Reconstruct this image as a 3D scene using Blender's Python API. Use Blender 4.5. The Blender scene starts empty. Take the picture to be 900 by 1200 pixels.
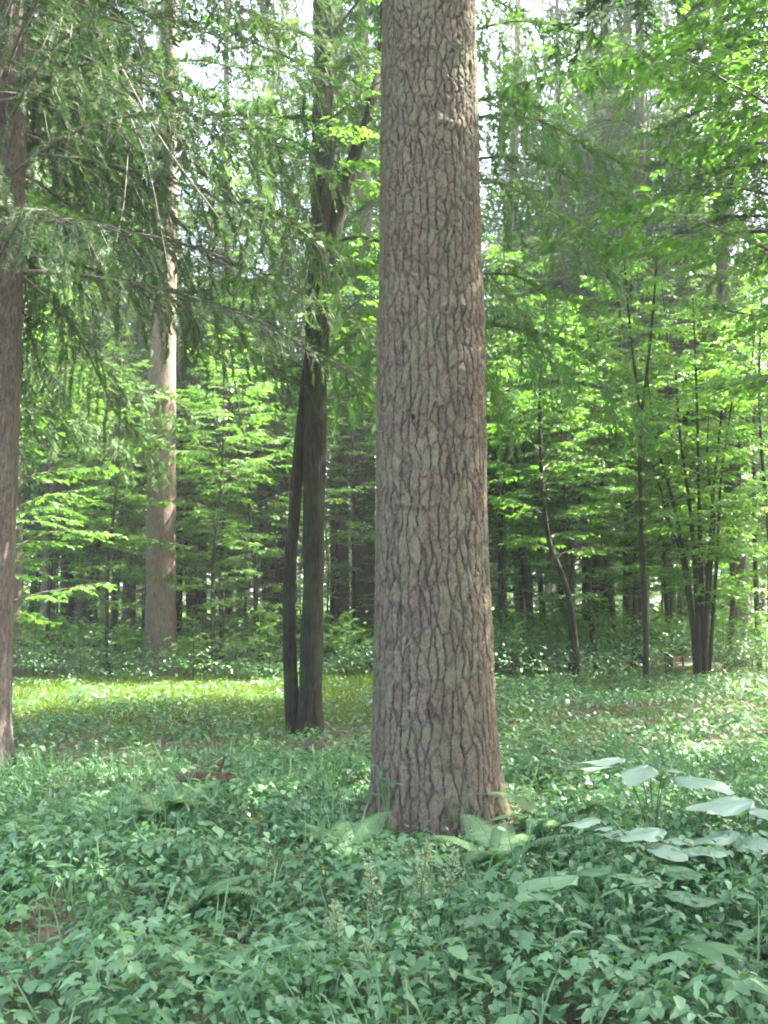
import bpy, math, random
import numpy as np
from mathutils import Vector

# ------------------------------------------------------------------ camera, sky, sun, exposure
SC = bpy.context.scene
COL = SC.collection
F = 1153.0                       # focal length in pixels of the 900 x 1200 photograph
PITCH = math.radians(5.2)
CAM_Z = 1.6
cam_data = bpy.data.cameras.new("camera")
cam_data.sensor_fit = 'VERTICAL'
cam_data.sensor_height = 24.0
cam_data.lens = 24.0 * F / 1200.0
cam_data.clip_start = 0.05
cam_data.clip_end = 2000
cam = bpy.data.objects.new("camera", cam_data)
cam.location = (0, 0, CAM_Z)
cam.rotation_euler = (math.radians(90) + PITCH, 0, 0)
COL.objects.link(cam)
SC.camera = cam

SUN_AZ = math.radians(68)        # clockwise from the view direction: behind the wood, to the right
SUN_EL = math.radians(56)
world = bpy.data.worlds.new("World")
SC.world = world
world.use_nodes = True
wn = world.node_tree
for n in list(wn.nodes):
    wn.nodes.remove(n)
w_out = wn.nodes.new("ShaderNodeOutputWorld")
w_bg = wn.nodes.new("ShaderNodeBackground")
w_sky = wn.nodes.new("ShaderNodeTexSky")
w_sky.sky_type = 'NISHITA'
w_sky.sun_disc = False
w_sky.sun_elevation = SUN_EL
w_sky.sun_rotation = SUN_AZ
w_sky.air_density = 1.0
w_sky.dust_density = 7.0
w_sky.ozone_density = 1.0
w_bg.inputs['Strength'].default_value = 0.15
wn.links.new(w_sky.outputs['Color'], w_bg.inputs['Color'])
wn.links.new(w_bg.outputs['Background'], w_out.inputs['Surface'])

sun_data = bpy.data.lights.new("sun", 'SUN')
sun_data.energy = 4.5
sun_data.angle = math.radians(0.55)
sun_data.color = (1.0, 0.95, 0.86)
sun = bpy.data.objects.new("sun", sun_data)
sun_dir = Vector((math.sin(SUN_AZ) * math.cos(SUN_EL), math.cos(SUN_AZ) * math.cos(SUN_EL), math.sin(SUN_EL)))
sun.rotation_euler = sun_dir.to_track_quat('Z', 'Y').to_euler()
sun.location = (20, 20, 40)
COL.objects.link(sun)

SC.view_settings.view_transform = 'Standard'
SC.view_settings.look = 'None'
SC.view_settings.gamma = 1.0
SC.view_settings.exposure = 3.42
SC.view_settings.use_curve_mapping = False
SC.render.engine = 'CYCLES'
SC.cycles.max_bounces = 8
SC.cycles.diffuse_bounces = 5
SC.cycles.glossy_bounces = 2
SC.cycles.transmission_bounces = 6
SC.cycles.transparent_max_bounces = 4
SC.cycles.caustics_reflective = False
SC.cycles.caustics_refractive = False
SC.cycles.sample_clamp_indirect = 6.0
SC.cycles.use_denoising = True
SC.cycles.pixel_filter_type = 'BLACKMAN_HARRIS'
SC.cycles.filter_width = 1.9

# ------------------------------------------------------------------ geometry helpers
RNG = np.random.default_rng(7)
CP, SP = math.cos(PITCH), math.sin(PITCH)


def pt(px, py, d):
    """World point at forward distance d (metres along +Y) that the photograph shows at (px, py)."""
    a, b = (px - 450.0) / F, (600.0 - py) / F
    v = np.array([a, CP - b * SP, SP + b * CP])
    return np.array([0, 0, CAM_Z]) + v * (d / v[1])


def px_size(w, py, d):
    """Metres spanned by w photograph pixels at that distance."""
    b = (600.0 - py) / F
    return w / F * d / (CP - b * SP)


def gp(px, py):
    """Ground point under a photograph pixel."""
    a, b = (px - 450.0) / F, (600.0 - py) / F
    v = np.array([a, CP - b * SP, SP + b * CP])
    return np.array([0, 0, CAM_Z]) + v * (-CAM_Z / v[2])


def hash2(ix, iy, s):
    h = (ix.astype(np.int64) * 374761393 + iy.astype(np.int64) * 668265263 + s * 2147483647 + 1013904223) & 0xFFFFFFFF
    h = ((h ^ (h >> 13)) * 1274126177) & 0xFFFFFFFF
    h = (h ^ (h >> 16)) & 0xFFFFFFFF
    h = (h * 2246822519) & 0xFFFFFFFF
    h = (h ^ (h >> 15)) & 0xFFFFFFFF
    return h / 4294967295.0


def vnoise(x, y, s=0, wrap=None):
    x, y = np.asarray(x, float), np.asarray(y, float)
    ix, iy = np.floor(x).astype(np.int64), np.floor(y).astype(np.int64)
    fx, fy = x - ix, y - iy
    fx, fy = fx * fx * (3 - 2 * fx), fy * fy * (3 - 2 * fy)
    ix1 = ix + 1
    if wrap:
        ix, ix1 = ix % wrap, ix1 % wrap
    a, b = hash2(ix, iy, s), hash2(ix1, iy, s)
    c, d = hash2(ix, iy + 1, s), hash2(ix1, iy + 1, s)
    return (a * (1 - fx) + b * fx) * (1 - fy) + (c * (1 - fx) + d * fx) * fy


def fbm(x, y, s=0, oct=4):
    r, a, t = 0.0, 0.5, 0.0
    for k in range(oct):
        r = r + a * vnoise(x * 2 ** k, y * 2 ** k, s + k * 17)
        t += a
        a *= 0.5
    return r / t


def ground_z(x, y):
    return (vnoise(np.asarray(x) / 2.7 + 40, np.asarray(y) / 2.7 + 40, 3) - 0.5) * 0.14 + \
           (vnoise(np.asarray(x) / 9.0 + 40, np.asarray(y) / 9.0 + 40, 5) - 0.5) * 0.20


class Geo:
    """Collects triangles with a per-point tint and a per-face material slot."""
    def __init__(self):
        self.v, self.f, self.t, self.m, self.n = [], [], [], [], 0

    def add(self, v, f, tint=0.5, mat=0):
        v = np.asarray(v, float).reshape(-1, 3)
        f = np.asarray(f, np.int64).reshape(-1, 3)
        self.v.append(v)
        self.f.append(f + self.n)
        self.t.append(np.broadcast_to(np.asarray(tint, float), (len(v),)))
        self.m.append(np.full(len(f), mat, np.int32))
        self.n += len(v)

    def mesh(self, name, mats, smooth=True, origin=(0, 0, 0)):
        v = np.concatenate(self.v) - np.asarray(origin, float)
        f = np.concatenate(self.f)
        t = np.concatenate(self.t)
        m = np.concatenate(self.m)
        return make_mesh(name, v, f, mats, smooth, {'tint': t}, m)


def make_mesh(name, v, f, mats, smooth=True, attrs=None, mat_index=None):
    me = bpy.data.meshes.new(name)
    k = f.shape[1]
    me.vertices.add(len(v))
    me.vertices.foreach_set('co', np.ascontiguousarray(v, np.float32).ravel())
    me.loops.add(len(f) * k)
    me.loops.foreach_set('vertex_index', np.ascontiguousarray(f, np.int32).ravel())
    me.polygons.add(len(f))
    me.polygons.foreach_set('loop_start', np.arange(0, len(f) * k, k, dtype=np.int32))
    me.polygons.foreach_set('loop_total', np.full(len(f), k, np.int32))
    me.polygons.foreach_set('use_smooth', np.full(len(f), bool(smooth)))
    if mat_index is not None:
        me.polygons.foreach_set('material_index', mat_index)
    for mt in mats:
        me.materials.append(mt)
    for an, av in (attrs or {}).items():
        at = me.attributes.new(an, 'FLOAT', 'POINT')
        at.data.foreach_set('value', np.ascontiguousarray(av, np.float32))
    me.update(calc_edges=True)
    return me


def tube(path, rad, n=6, cap=True):
    path = np.asarray(path, float)
    rad = np.asarray(rad, float)
    k = len(path)
    tan = np.gradient(path, axis=0)
    tan /= np.linalg.norm(tan, axis=1)[:, None] + 1e-9
    ref = np.array([0, 1.0, 0]) if abs(tan[0][1]) < 0.9 else np.array([1.0, 0, 0])
    u = np.cross(tan, ref)
    u /= np.linalg.norm(u, axis=1)[:, None] + 1e-9
    w = np.cross(tan, u)
    a = np.arange(n) / n * 2 * math.pi
    v = path[:, None, :] + rad[:, None, None] * (np.cos(a)[None, :, None] * u[:, None, :] + np.sin(a)[None, :, None] * w[:, None, :])
    v = v.reshape(-1, 3)
    i = np.arange(k - 1)[:, None] * n
    j = np.arange(n)[None, :]
    j1 = (j + 1) % n
    q = np.stack([i + j, i + j1, i + n + j1, i + n + j], -1).reshape(-1, 4)
    f = np.concatenate([q[:, [0, 1, 2]], q[:, [0, 2, 3]]])
    if cap:
        v = np.vstack([v, path[-1:]])
        c = len(v) - 1
        b = (k - 1) * n
        f = np.concatenate([f, np.stack([b + np.arange(n), b + (np.arange(n) + 1) % n, np.full(n, c)], -1)])
    return v, f


def smooth_path(pts, k):
    """Catmull-Rom through pts, k samples."""
    p = np.asarray(pts, float)
    p = np.vstack([2 * p[0] - p[1], p, 2 * p[-1] - p[-2]])
    t = np.linspace(0, len(p) - 3 - 1e-6, k)
    i = t.astype(int)
    s = (t - i)[:, None]
    a, b, c, d = p[i], p[i + 1], p[i + 2], p[i + 3]
    return 0.5 * (2 * b + (c - a) * s + (2 * a - 5 * b + 4 * c - d) * s ** 2 + (3 * b - a - 3 * c + d) * s ** 3)


def stamp(tv, tf, pos, xd, nrm, scale, width=1.0):
    """Copies of one small leaf shape: pos, direction of its length, its normal, its length."""
    pos, xd, nrm = np.asarray(pos, float), np.asarray(xd, float), np.asarray(nrm, float)
    xd = xd / (np.linalg.norm(xd, axis=1)[:, None] + 1e-9)
    yd = np.cross(nrm, xd)
    yd /= np.linalg.norm(yd, axis=1)[:, None] + 1e-9
    zd = np.cross(xd, yd)
    s = np.broadcast_to(np.asarray(scale, float), (len(pos),))[:, None, None]
    wv = np.broadcast_to(np.asarray(width, float), (len(pos),))[:, None]
    v = pos[:, None, :] + s * (tv[None, :, 0, None] * xd[:, None, :] + (tv[None, :, 1] * wv)[:, :, None] * yd[:, None, :] + tv[None, :, 2, None] * zd[:, None, :])
    f = tf[None] + (np.arange(len(pos)) * len(tv))[:, None, None]
    return v.reshape(-1, 3), f.reshape(-1, 3)


def rep(tint, tv):
    return np.repeat(np.asarray(tint, float), len(tv))


# leaf shapes: x along the leaf (0..1), y across, z up
LEAF2 = (np.array([(0, 0, 0), (.45, .31, .06), (1, 0, -.06), (.45, -.31, .06)], float),
         np.array([(0, 2, 1), (0, 3, 2)]))
LEAF6 = (np.array([(0, 0, 0), (.5, 0, -.02), (1, 0, -.12), (.28, .29, .06), (.7, .22, .02), (.28, -.29, .06), (.7, -.22, .02)], float),
         np.array([(0, 1, 3), (3, 1, 4), (1, 2, 4), (0, 5, 1), (5, 6, 1), (1, 6, 2)]))


def lobed_leaf():
    out = [(0.0, 0.0), (-0.06, 0.17), (0.13, 0.46), (0.27, 0.25), (0.55, 0.45), (0.60, 0.17), (1.0, 0.0)]
    full = out + [(x, -y) for x, y in out[-2:0:-1]]
    v = [(x, y, -0.14 * (x - .35) ** 2 - 0.3 * y * y + (0.03 if 0.1 < abs(y) < .3 else 0)) for x, y in full] + [(0.3, 0, 0.035)]
    c = len(full)
    return np.array(v, float), np.array([(c, (i + 1) % c, i) for i in range(c)])


LOBED = lobed_leaf()


def toothed_leaf():
    """Ovate leaf with a toothed outline, folded on its midrib."""
    xs = [0.0, .12, .2, .34, .42, .56, .63, .76, .82, 1.0]
    ws = [0.0, .24, .27, .34, .30, .29, .23, .19, .12, 0]
    v, f = [], []
    mid = [(x, 0, -.10 * x * x) for x in xs]
    v += mid
    n = len(xs)
    for s in (1, -1):
        b = len(v)
        v += [(x - (.03 if i % 2 else 0), s * w, -.10 * x * x + .22 * w * (1 - x)) for i, (x, w) in enumerate(zip(xs, ws))]
        for i in range(n - 1):
            q = [(i, i + 1, b + i + 1), (i, b + i + 1, b + i)]
            f += q if s > 0 else [t[::-1] for t in q]
    return np.array(v, float), np.array(f)


TOOTHED = toothed_leaf()


def norm(a):
    return a / (np.linalg.norm(a, axis=-1, keepdims=True) + 1e-9)


# ------------------------------------------------------------------ materials
def nodes_of(name):
    m = bpy.data.materials.new(name)
    m.use_nodes = True
    nt = m.node_tree
    for n in list(nt.nodes):
        nt.nodes.remove(n)
    return m, nt


def ramp(nt, stops):
    r = nt.nodes.new("ShaderNodeValToRGB")
    e = r.color_ramp.elements
    while len(e) < len(stops):
        e.new(0.5)
    for el, (p, c) in zip(e, stops):
        el.position = p
        el.color = (*c, 1)
    return r


def leaf_mat(name, dark, mid, light, trans=0.45, rough=0.42, spec=0.45, trans_tint=(1.25, 1.3, 0.55), veins=False):
    m, nt = nodes_of(name)
    out = nt.nodes.new("ShaderNodeOutputMaterial")
    at = nt.nodes.new("ShaderNodeAttribute")
    at.attribute_name = 'tint'
    oi = nt.nodes.new("ShaderNodeObjectInfo")
    ad = nt.nodes.new("ShaderNodeMath")
    ad.operation = 'MULTIPLY_ADD'
    nt.links.new(oi.outputs['Random'], ad.inputs[0])
    ad.inputs[1].default_value = 0.22
    nt.links.new(at.outputs['Fac'], ad.inputs[2])
    sb = nt.nodes.new("ShaderNodeMath")
    sb.operation = 'SUBTRACT'
    nt.links.new(ad.outputs[0], sb.inputs[0])
    sb.inputs[1].default_value = 0.11
    r = ramp(nt, [(0.0, dark), (0.5, mid), (1.0, light)])
    nt.links.new(sb.outputs[0], r.inputs['Fac'])
    p = nt.nodes.new("ShaderNodeBsdfPrincipled")
    p.inputs['Roughness'].default_value = rough
    p.inputs['Specular IOR Level'].default_value = spec
    nt.links.new(r.outputs['Color'], p.inputs['Base Color'])
    if veins:
        tc = nt.nodes.new("ShaderNodeTexCoord")
        nz = nt.nodes.new("ShaderNodeTexVoronoi")
        nz.feature = 'DISTANCE_TO_EDGE'
        nz.inputs['Scale'].default_value = 11
        nt.links.new(tc.outputs['Object'], nz.inputs['Vector'])
        rv = ramp(nt, [(0.0, (0, 0, 0)), (.22, (1, 1, 1))])
        nt.links.new(nz.outputs['Distance'], rv.inputs['Fac'])
        bp = nt.nodes.new("ShaderNodeBump")
        bp.inputs['Strength'].default_value = .5
        bp.inputs['Distance'].default_value = .012
        nt.links.new(rv.outputs['Color'], bp.inputs['Height'])
        nt.links.new(bp.outputs[0], p.inputs['Normal'])
    t = nt.nodes.new("ShaderNodeBsdfTranslucent")
    mx = nt.nodes.new("ShaderNodeMix")
    mx.data_type = 'RGBA'
    mx.blend_type = 'MULTIPLY'
    mx.inputs['Factor'].default_value = 1.0
    nt.links.new(r.outputs['Color'], mx.inputs['A'])
    mx.inputs['B'].default_value = (*trans_tint, 1)
    nt.links.new(mx.outputs['Result'], t.inputs['Color'])
    ms = nt.nodes.new("ShaderNodeMixShader")
    ms.inputs['Fac'].default_value = trans
    nt.links.new(p.outputs[0], ms.inputs[1])
    nt.links.new(t.outputs[0], ms.inputs[2])
    nt.links.new(ms.outputs[0], out.inputs['Surface'])
    return m


def bark_mat(name, c_dark, c_mid, c_light, scale=(14, 14, 3.2), bump=0.5, lichen=None, crack=None, lich_amt=0.6):
    """Bark: fissures stretched along the stem, blotches of lichen; an optional 'crack' attribute tints fissure floors."""
    m, nt = nodes_of(name)
    N, L = nt.nodes, nt.links
    out = N.new("ShaderNodeOutputMaterial")
    p = N.new("ShaderNodeBsdfPrincipled")
    p.inputs['Roughness'].default_value = 0.88
    p.inputs['Specular IOR Level'].default_value = 0.22
    tc = N.new("ShaderNodeTexCoord")
    mp = N.new("ShaderNodeMapping")
    mp.inputs['Scale'].default_value = scale
    L.new(tc.outputs['Object'], mp.inputs['Vector'])
    n1 = N.new("ShaderNodeTexNoise")
    n1.inputs['Scale'].default_value = 1.6
    n1.inputs['Detail'].default_value = 6
    n1.inputs['Roughness'].default_value = 0.65
    L.new(mp.outputs[0], n1.inputs['Vector'])
    r = ramp(nt, [(0.30, c_dark), (0.50, c_mid), (0.72, c_light)])
    L.new(n1.outputs['Fac'], r.inputs['Fac'])
    col = r.outputs['Color']
    if lichen:
        n2 = N.new("ShaderNodeTexNoise")
        n2.inputs['Scale'].default_value = 3.0
        n2.inputs['Detail'].default_value = 5
        n2.inputs['Roughness'].default_value = 0.6
        L.new(tc.outputs['Object'], n2.inputs['Vector'])
        r2 = ramp(nt, [(0.48, (0, 0, 0)), (0.66, (lich_amt,) * 3)])
        L.new(n2.outputs['Fac'], r2.inputs['Fac'])
        mx = N.new("ShaderNodeMix")
        mx.data_type = 'RGBA'
        L.new(r2.outputs['Color'], mx.inputs['Factor'])
        L.new(col, mx.inputs['A'])
        mx.inputs['B'].default_value = (*lichen, 1)
        col = mx.outputs['Result']
    if crack:
        tn = N.new("ShaderNodeAttribute")
        tn.attribute_name = 'tone'
        rt = ramp(nt, [(0.0, (.80, .77, .74)), (.5, (1.0, .97, .94)), (1.0, (1.14, 1.15, 1.06))])
        L.new(tn.outputs['Fac'], rt.inputs['Fac'])
        mt = N.new("ShaderNodeMix")
        mt.data_type = 'RGBA'
        mt.blend_type = 'MULTIPLY'
        mt.inputs['Factor'].default_value = 1.0
        L.new(col, mt.inputs['A'])
        L.new(rt.outputs['Color'], mt.inputs['B'])
        col = mt.outputs['Result']
        at = N.new("ShaderNodeAttribute")
        at.attribute_name = 'plate'
        mx = N.new("ShaderNodeMix")
        mx.data_type = 'RGBA'
        L.new(at.outputs['Fac'], mx.inputs['Factor'])
        mx.inputs['A'].default_value = (*crack, 1)
        L.new(col, mx.inputs['B'])
        col = mx.outputs['Result']
    L.new(col, p.inputs['Base Color'])
    n3 = N.new("ShaderNodeTexNoise")
    n3.inputs['Scale'].default_value = 4.2
    n3.inputs['Detail'].default_value = 8
    n3.inputs['Roughness'].default_value = 0.7
    L.new(mp.outputs[0], n3.inputs['Vector'])
    b = N.new("ShaderNodeBump")
    b.inputs['Strength'].default_value = bump
    b.inputs['Distance'].default_value = 0.02
    L.new(n3.outputs['Fac'], b.inputs['Height'])
    L.new(b.outputs[0], p.inputs['Normal'])
    L.new(p.outputs[0], out.inputs['Surface'])
    return m


def plain_mat(name, c1, c2, scale=20, rough=0.8):
    m, nt = nodes_of(name)
    out = nt.nodes.new("ShaderNodeOutputMaterial")
    p = nt.nodes.new("ShaderNodeBsdfPrincipled")
    p.inputs['Roughness'].default_value = rough
    tc = nt.nodes.new("ShaderNodeTexCoord")
    n = nt.nodes.new("ShaderNodeTexNoise")
    n.inputs['Scale'].default_value = scale
    n.inputs['Detail'].default_value = 6
    nt.links.new(tc.outputs['Object'], n.inputs['Vector'])
    r = ramp(nt, [(0.35, c1), (0.65, c2)])
    nt.links.new(n.outputs['Fac'], r.inputs['Fac'])
    nt.links.new(r.outputs['Color'], p.inputs['Base Color'])
    nt.links.new(p.outputs[0], out.inputs['Surface'])
    return m


M = {}
M['leaf_hazel'] = leaf_mat('leaf_hazel', (.044, .115, .024), (.074, .178, .034), (.125, .25, .05), trans=.5, trans_tint=(1.65, 1.7, .75))
M['leaf_maple'] = leaf_mat('leaf_maple', (.038, .10, .028), (.062, .15, .036), (.10, .205, .048), trans=.5, trans_tint=(1.5, 1.6, .65))
M['leaf_far'] = leaf_mat('leaf_far', (.045, .115, .03), (.07, .17, .04), (.12, .24, .055), trans=.5, trans_tint=(1.7, 1.6, .7))
M['leaf_herb'] = leaf_mat('leaf_herb', (.042, .105, .044), (.082, .185, .080), (.155, .28, .14), trans=.35, rough=.42, spec=.5, trans_tint=(1.2, 1.3, .6))
M['leaf_big_sheen'] = leaf_mat('leaf_big_sheen', (.18, .265, .18), (.235, .33, .235), (.30, .40, .30), trans=.25, rough=.36, spec=.6, trans_tint=(1.1, 1.2, .6))  # pale base colour has the sky sheen on the blades painted in
M['leaf_low'] = leaf_mat('leaf_low', (.068, .125, .018), (.105, .178, .026), (.15, .22, .04), trans=.4, spec=.25)
M['fern'] = leaf_mat('fern', (.09, .18, .07), (.13, .24, .10), (.18, .29, .13), trans=.4)
M['spike'] = leaf_mat('spike', (.17, .24, .12), (.24, .30, .17), (.33, .37, .24), trans=.3)
M['needle'] = leaf_mat('needle', (.032, .068, .024), (.052, .105, .036), (.09, .15, .055), trans=.3, rough=.62, spec=.15, trans_tint=(1.1, 1.2, .7))
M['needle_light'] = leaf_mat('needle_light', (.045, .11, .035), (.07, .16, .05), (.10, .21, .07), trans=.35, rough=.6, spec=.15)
M['dead_leaf'] = leaf_mat('dead_leaf', (.09, .055, .03), (.16, .10, .055), (.25, .17, .10), trans=.1, rough=.7, spec=.2)
M['twig'] = plain_mat('twig', (.05, .042, .034), (.13, .11, .09), 30)
M['dead_twig'] = plain_mat('dead_twig', (.12, .10, .085), (.24, .20, .17), 30)
M['stem_green'] = plain_mat('stem_green', (.05, .11, .04), (.09, .15, .06), 30, .6)
M['bark_pine'] = bark_mat('bark_pine', (.105, .083, .058), (.19, .157, .114), (.285, .243, .185), scale=(38, 38, 20), bump=1.0,
                          lichen=(.175, .195, .115), crack=(.026, .015, .010), lich_amt=.6)
M['bark_spruce'] = bark_mat('bark_spruce', (.07, .058, .050), (.125, .105, .092), (.19, .165, .148), scale=(20, 20, 9), bump=.8,
                            lichen=(.14, .155, .12), crack=(.035, .025, .02), lich_amt=.5)
M['bark_dark'] = bark_mat('bark_dark', (.016, .014, .009), (.034, .030, .020), (.068, .062, .042), scale=(26, 26, 4), bump=1.0,
                          lichen=(.045, .062, .026), lich_amt=.8)
M['bark_grey'] = bark_mat('bark_grey', (.055, .046, .037), (.095, .082, .068), (.15, .133, .112), scale=(18, 18, 4), bump=.8,
                          lichen=(.085, .105, .065), lich_amt=.6)
M['bark_orange'] = bark_mat('bark_orange', (.115, .080, .060), (.18, .132, .104), (.26, .20, .165), scale=(16, 16, 5), bump=.9,
                            lichen=(.19, .19, .16), lich_amt=.55)


def ground_mat():
    m, nt = nodes_of('forest_floor')
    N, L = nt.nodes, nt.links
    out = N.new("ShaderNodeOutputMaterial")
    p = N.new("ShaderNodeBsdfPrincipled")
    p.inputs['Roughness'].default_value = 0.95
    tc = N.new("ShaderNodeTexCoord")
    n1 = N.new("ShaderNodeTexNoise")
    n1.inputs['Scale'].default_value = 14
    n1.inputs['Detail'].default_value = 8
    n1.inputs['Roughness'].default_value = .7
    L.new(tc.outputs['Object'], n1.inputs['Vector'])
    r1 = ramp(nt, [(.35, (.035, .026, .017)), (.55, (.085, .06, .04)), (.72, (.15, .11, .075))])
    L.new(n1.outputs['Fac'], r1.inputs['Fac'])
    n2 = N.new("ShaderNodeTexNoise")
    n2.inputs['Scale'].default_value = .9
    n2.inputs['Detail'].default_value = 6
    L.new(tc.outputs['Object'], n2.inputs['Vector'])
    r2 = ramp(nt, [(.42, (0, 0, 0)), (.60, (.85, .85, .85))])
    L.new(n2.outputs['Fac'], r2.inputs['Fac'])
    mx = N.new("ShaderNodeMix")
    mx.data_type = 'RGBA'
    L.new(r2.outputs['Color'], mx.inputs['Factor'])
    L.new(r1.outputs['Color'], mx.inputs['A'])
    mx.inputs['B'].default_value = (.05, .095, .025, 1)
    L.new(mx.outputs['Result'], p.inputs['Base Color'])
    b = N.new("ShaderNodeBump")
    b.inputs['Strength'].default_value = .8
    b.inputs['Distance'].default_value = .03
    L.new(n1.outputs['Fac'], b.inputs['Height'])
    L.new(b.outputs[0], p.inputs['Normal'])
    L.new(p.outputs[0], out.inputs['Surface'])
    return m


M['ground'] = ground_mat()


# ------------------------------------------------------------------ object helpers
def link(name, data, parent=None, loc=None):
    o = bpy.data.objects.new(name, data)
    COL.objects.link(o)
    if parent is not None:
        o.parent = parent
    if loc is not None:
        o.location = tuple(float(c) for c in loc)
    return o


def thing(name, label, cat, loc=(0, 0, 0), rz=0.0, group=None, scale=1.0):
    o = link(name, None, None, loc)
    o.empty_display_size = 0.3
    o.rotation_euler = (0, 0, rz)
    o.scale = (scale,) * 3 if not hasattr(scale, '__len__') else scale
    o['label'] = label
    o['category'] = cat
    if group:
        o['group'] = group
    return o


def base_at(x, y):
    return np.array([x, y, float(ground_z(x, y))])


# ------------------------------------------------------------------ ground
def build_ground():
    s = np.concatenate([-np.geomspace(400, 14, 40)[:-1], np.linspace(-14, 14, 70), np.geomspace(14, 400, 40)[1:]])
    t = np.concatenate([-np.geomspace(60, 2, 14)[:-1], np.linspace(-2, 26, 80), np.geomspace(26, 600, 50)[1:]])
    X, Y = np.meshgrid(s, t)
    Z = ground_z(X, Y) * np.clip((90 - np.hypot(X, Y)) / 30, 0, 1)
    v = np.stack([X, Y, Z], -1).reshape(-1, 3)
    nx, ny = len(s), len(t)
    i = (np.arange(ny - 1)[:, None] * nx + np.arange(nx - 1)[None]).reshape(-1)
    f = np.stack([i, i + 1, i + nx + 1, i + nx], -1)
    o = link('ground', make_mesh('ground', v, f, [M['ground']]))
    o['kind'] = 'structure'


build_ground()

# ------------------------------------------------------------------ trunks
GOLD = math.pi * (3 - math.sqrt(5))


def bark_field(u, v, ncol, seed):
    """Elongated bark plates on an unrolled stem. u in [0, ncol) wraps, v in rows. Returns edge distance, plate id."""
    wu = u + (vnoise(u * .8, v * 1.2, seed + 1, None) - .5) * .55 + (vnoise(u * 3.1, v * 4.7, seed + 2) - .5) * .15 + (vnoise(u * 7, v * 13, seed + 6) - .5) * .10
    wv = v + (vnoise(u * 1.1 + 9, v * 1.3, seed + 3) - .5) * .6 + (vnoise(u * 2.9 + 5, v * 2.7, seed + 4) - .5) * .25 + (vnoise(u * 7, v * 7, seed + 7) - .5) * .12
    iu = np.floor(wu).astype(np.int64)
    f1 = np.full(u.shape, 9.0)
    f2 = np.full(u.shape, 9.0)
    cid = np.zeros(u.shape, np.int64)
    x1, y1, x2, y2 = (np.zeros(u.shape) for _ in range(4))
    for du in (-1, 0, 1):
        cu = iu + du
        cm = cu % ncol
        off = hash2(cm, cm * 0 + 77, seed)
        iv = np.floor(wv - off).astype(np.int64)
        for dv in (-1, 0, 1):
            cv = iv + dv
            sx = cu + .5 + (hash2(cm, cv, seed + 11) - .5) * .62
            sy = cv + off + .5 + (hash2(cm, cv, seed + 12) - .5) * .75
            d = np.hypot((wu - sx), (wv - sy) * .55)
            closer = d < f1
            second = ~closer & (d < f2)
            x2 = np.where(closer, x1, np.where(second, sx, x2))
            y2 = np.where(closer, y1, np.where(second, sy, y2))
            x1 = np.where(closer, sx, x1)
            y1 = np.where(closer, sy, y1)
            f2 = np.where(closer, f1, np.minimum(f2, d))
            cid = np.where(closer, cm * 100000 + cv + 50, cid)
            f1 = np.where(closer, d, f1)
    upright = np.abs(x2 - x1) / (np.abs(x2 - x1) + np.abs(y2 - y1) + 1e-6)   # 1: fissure runs along the stem
    return f2 - f1, cid, upright


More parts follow.
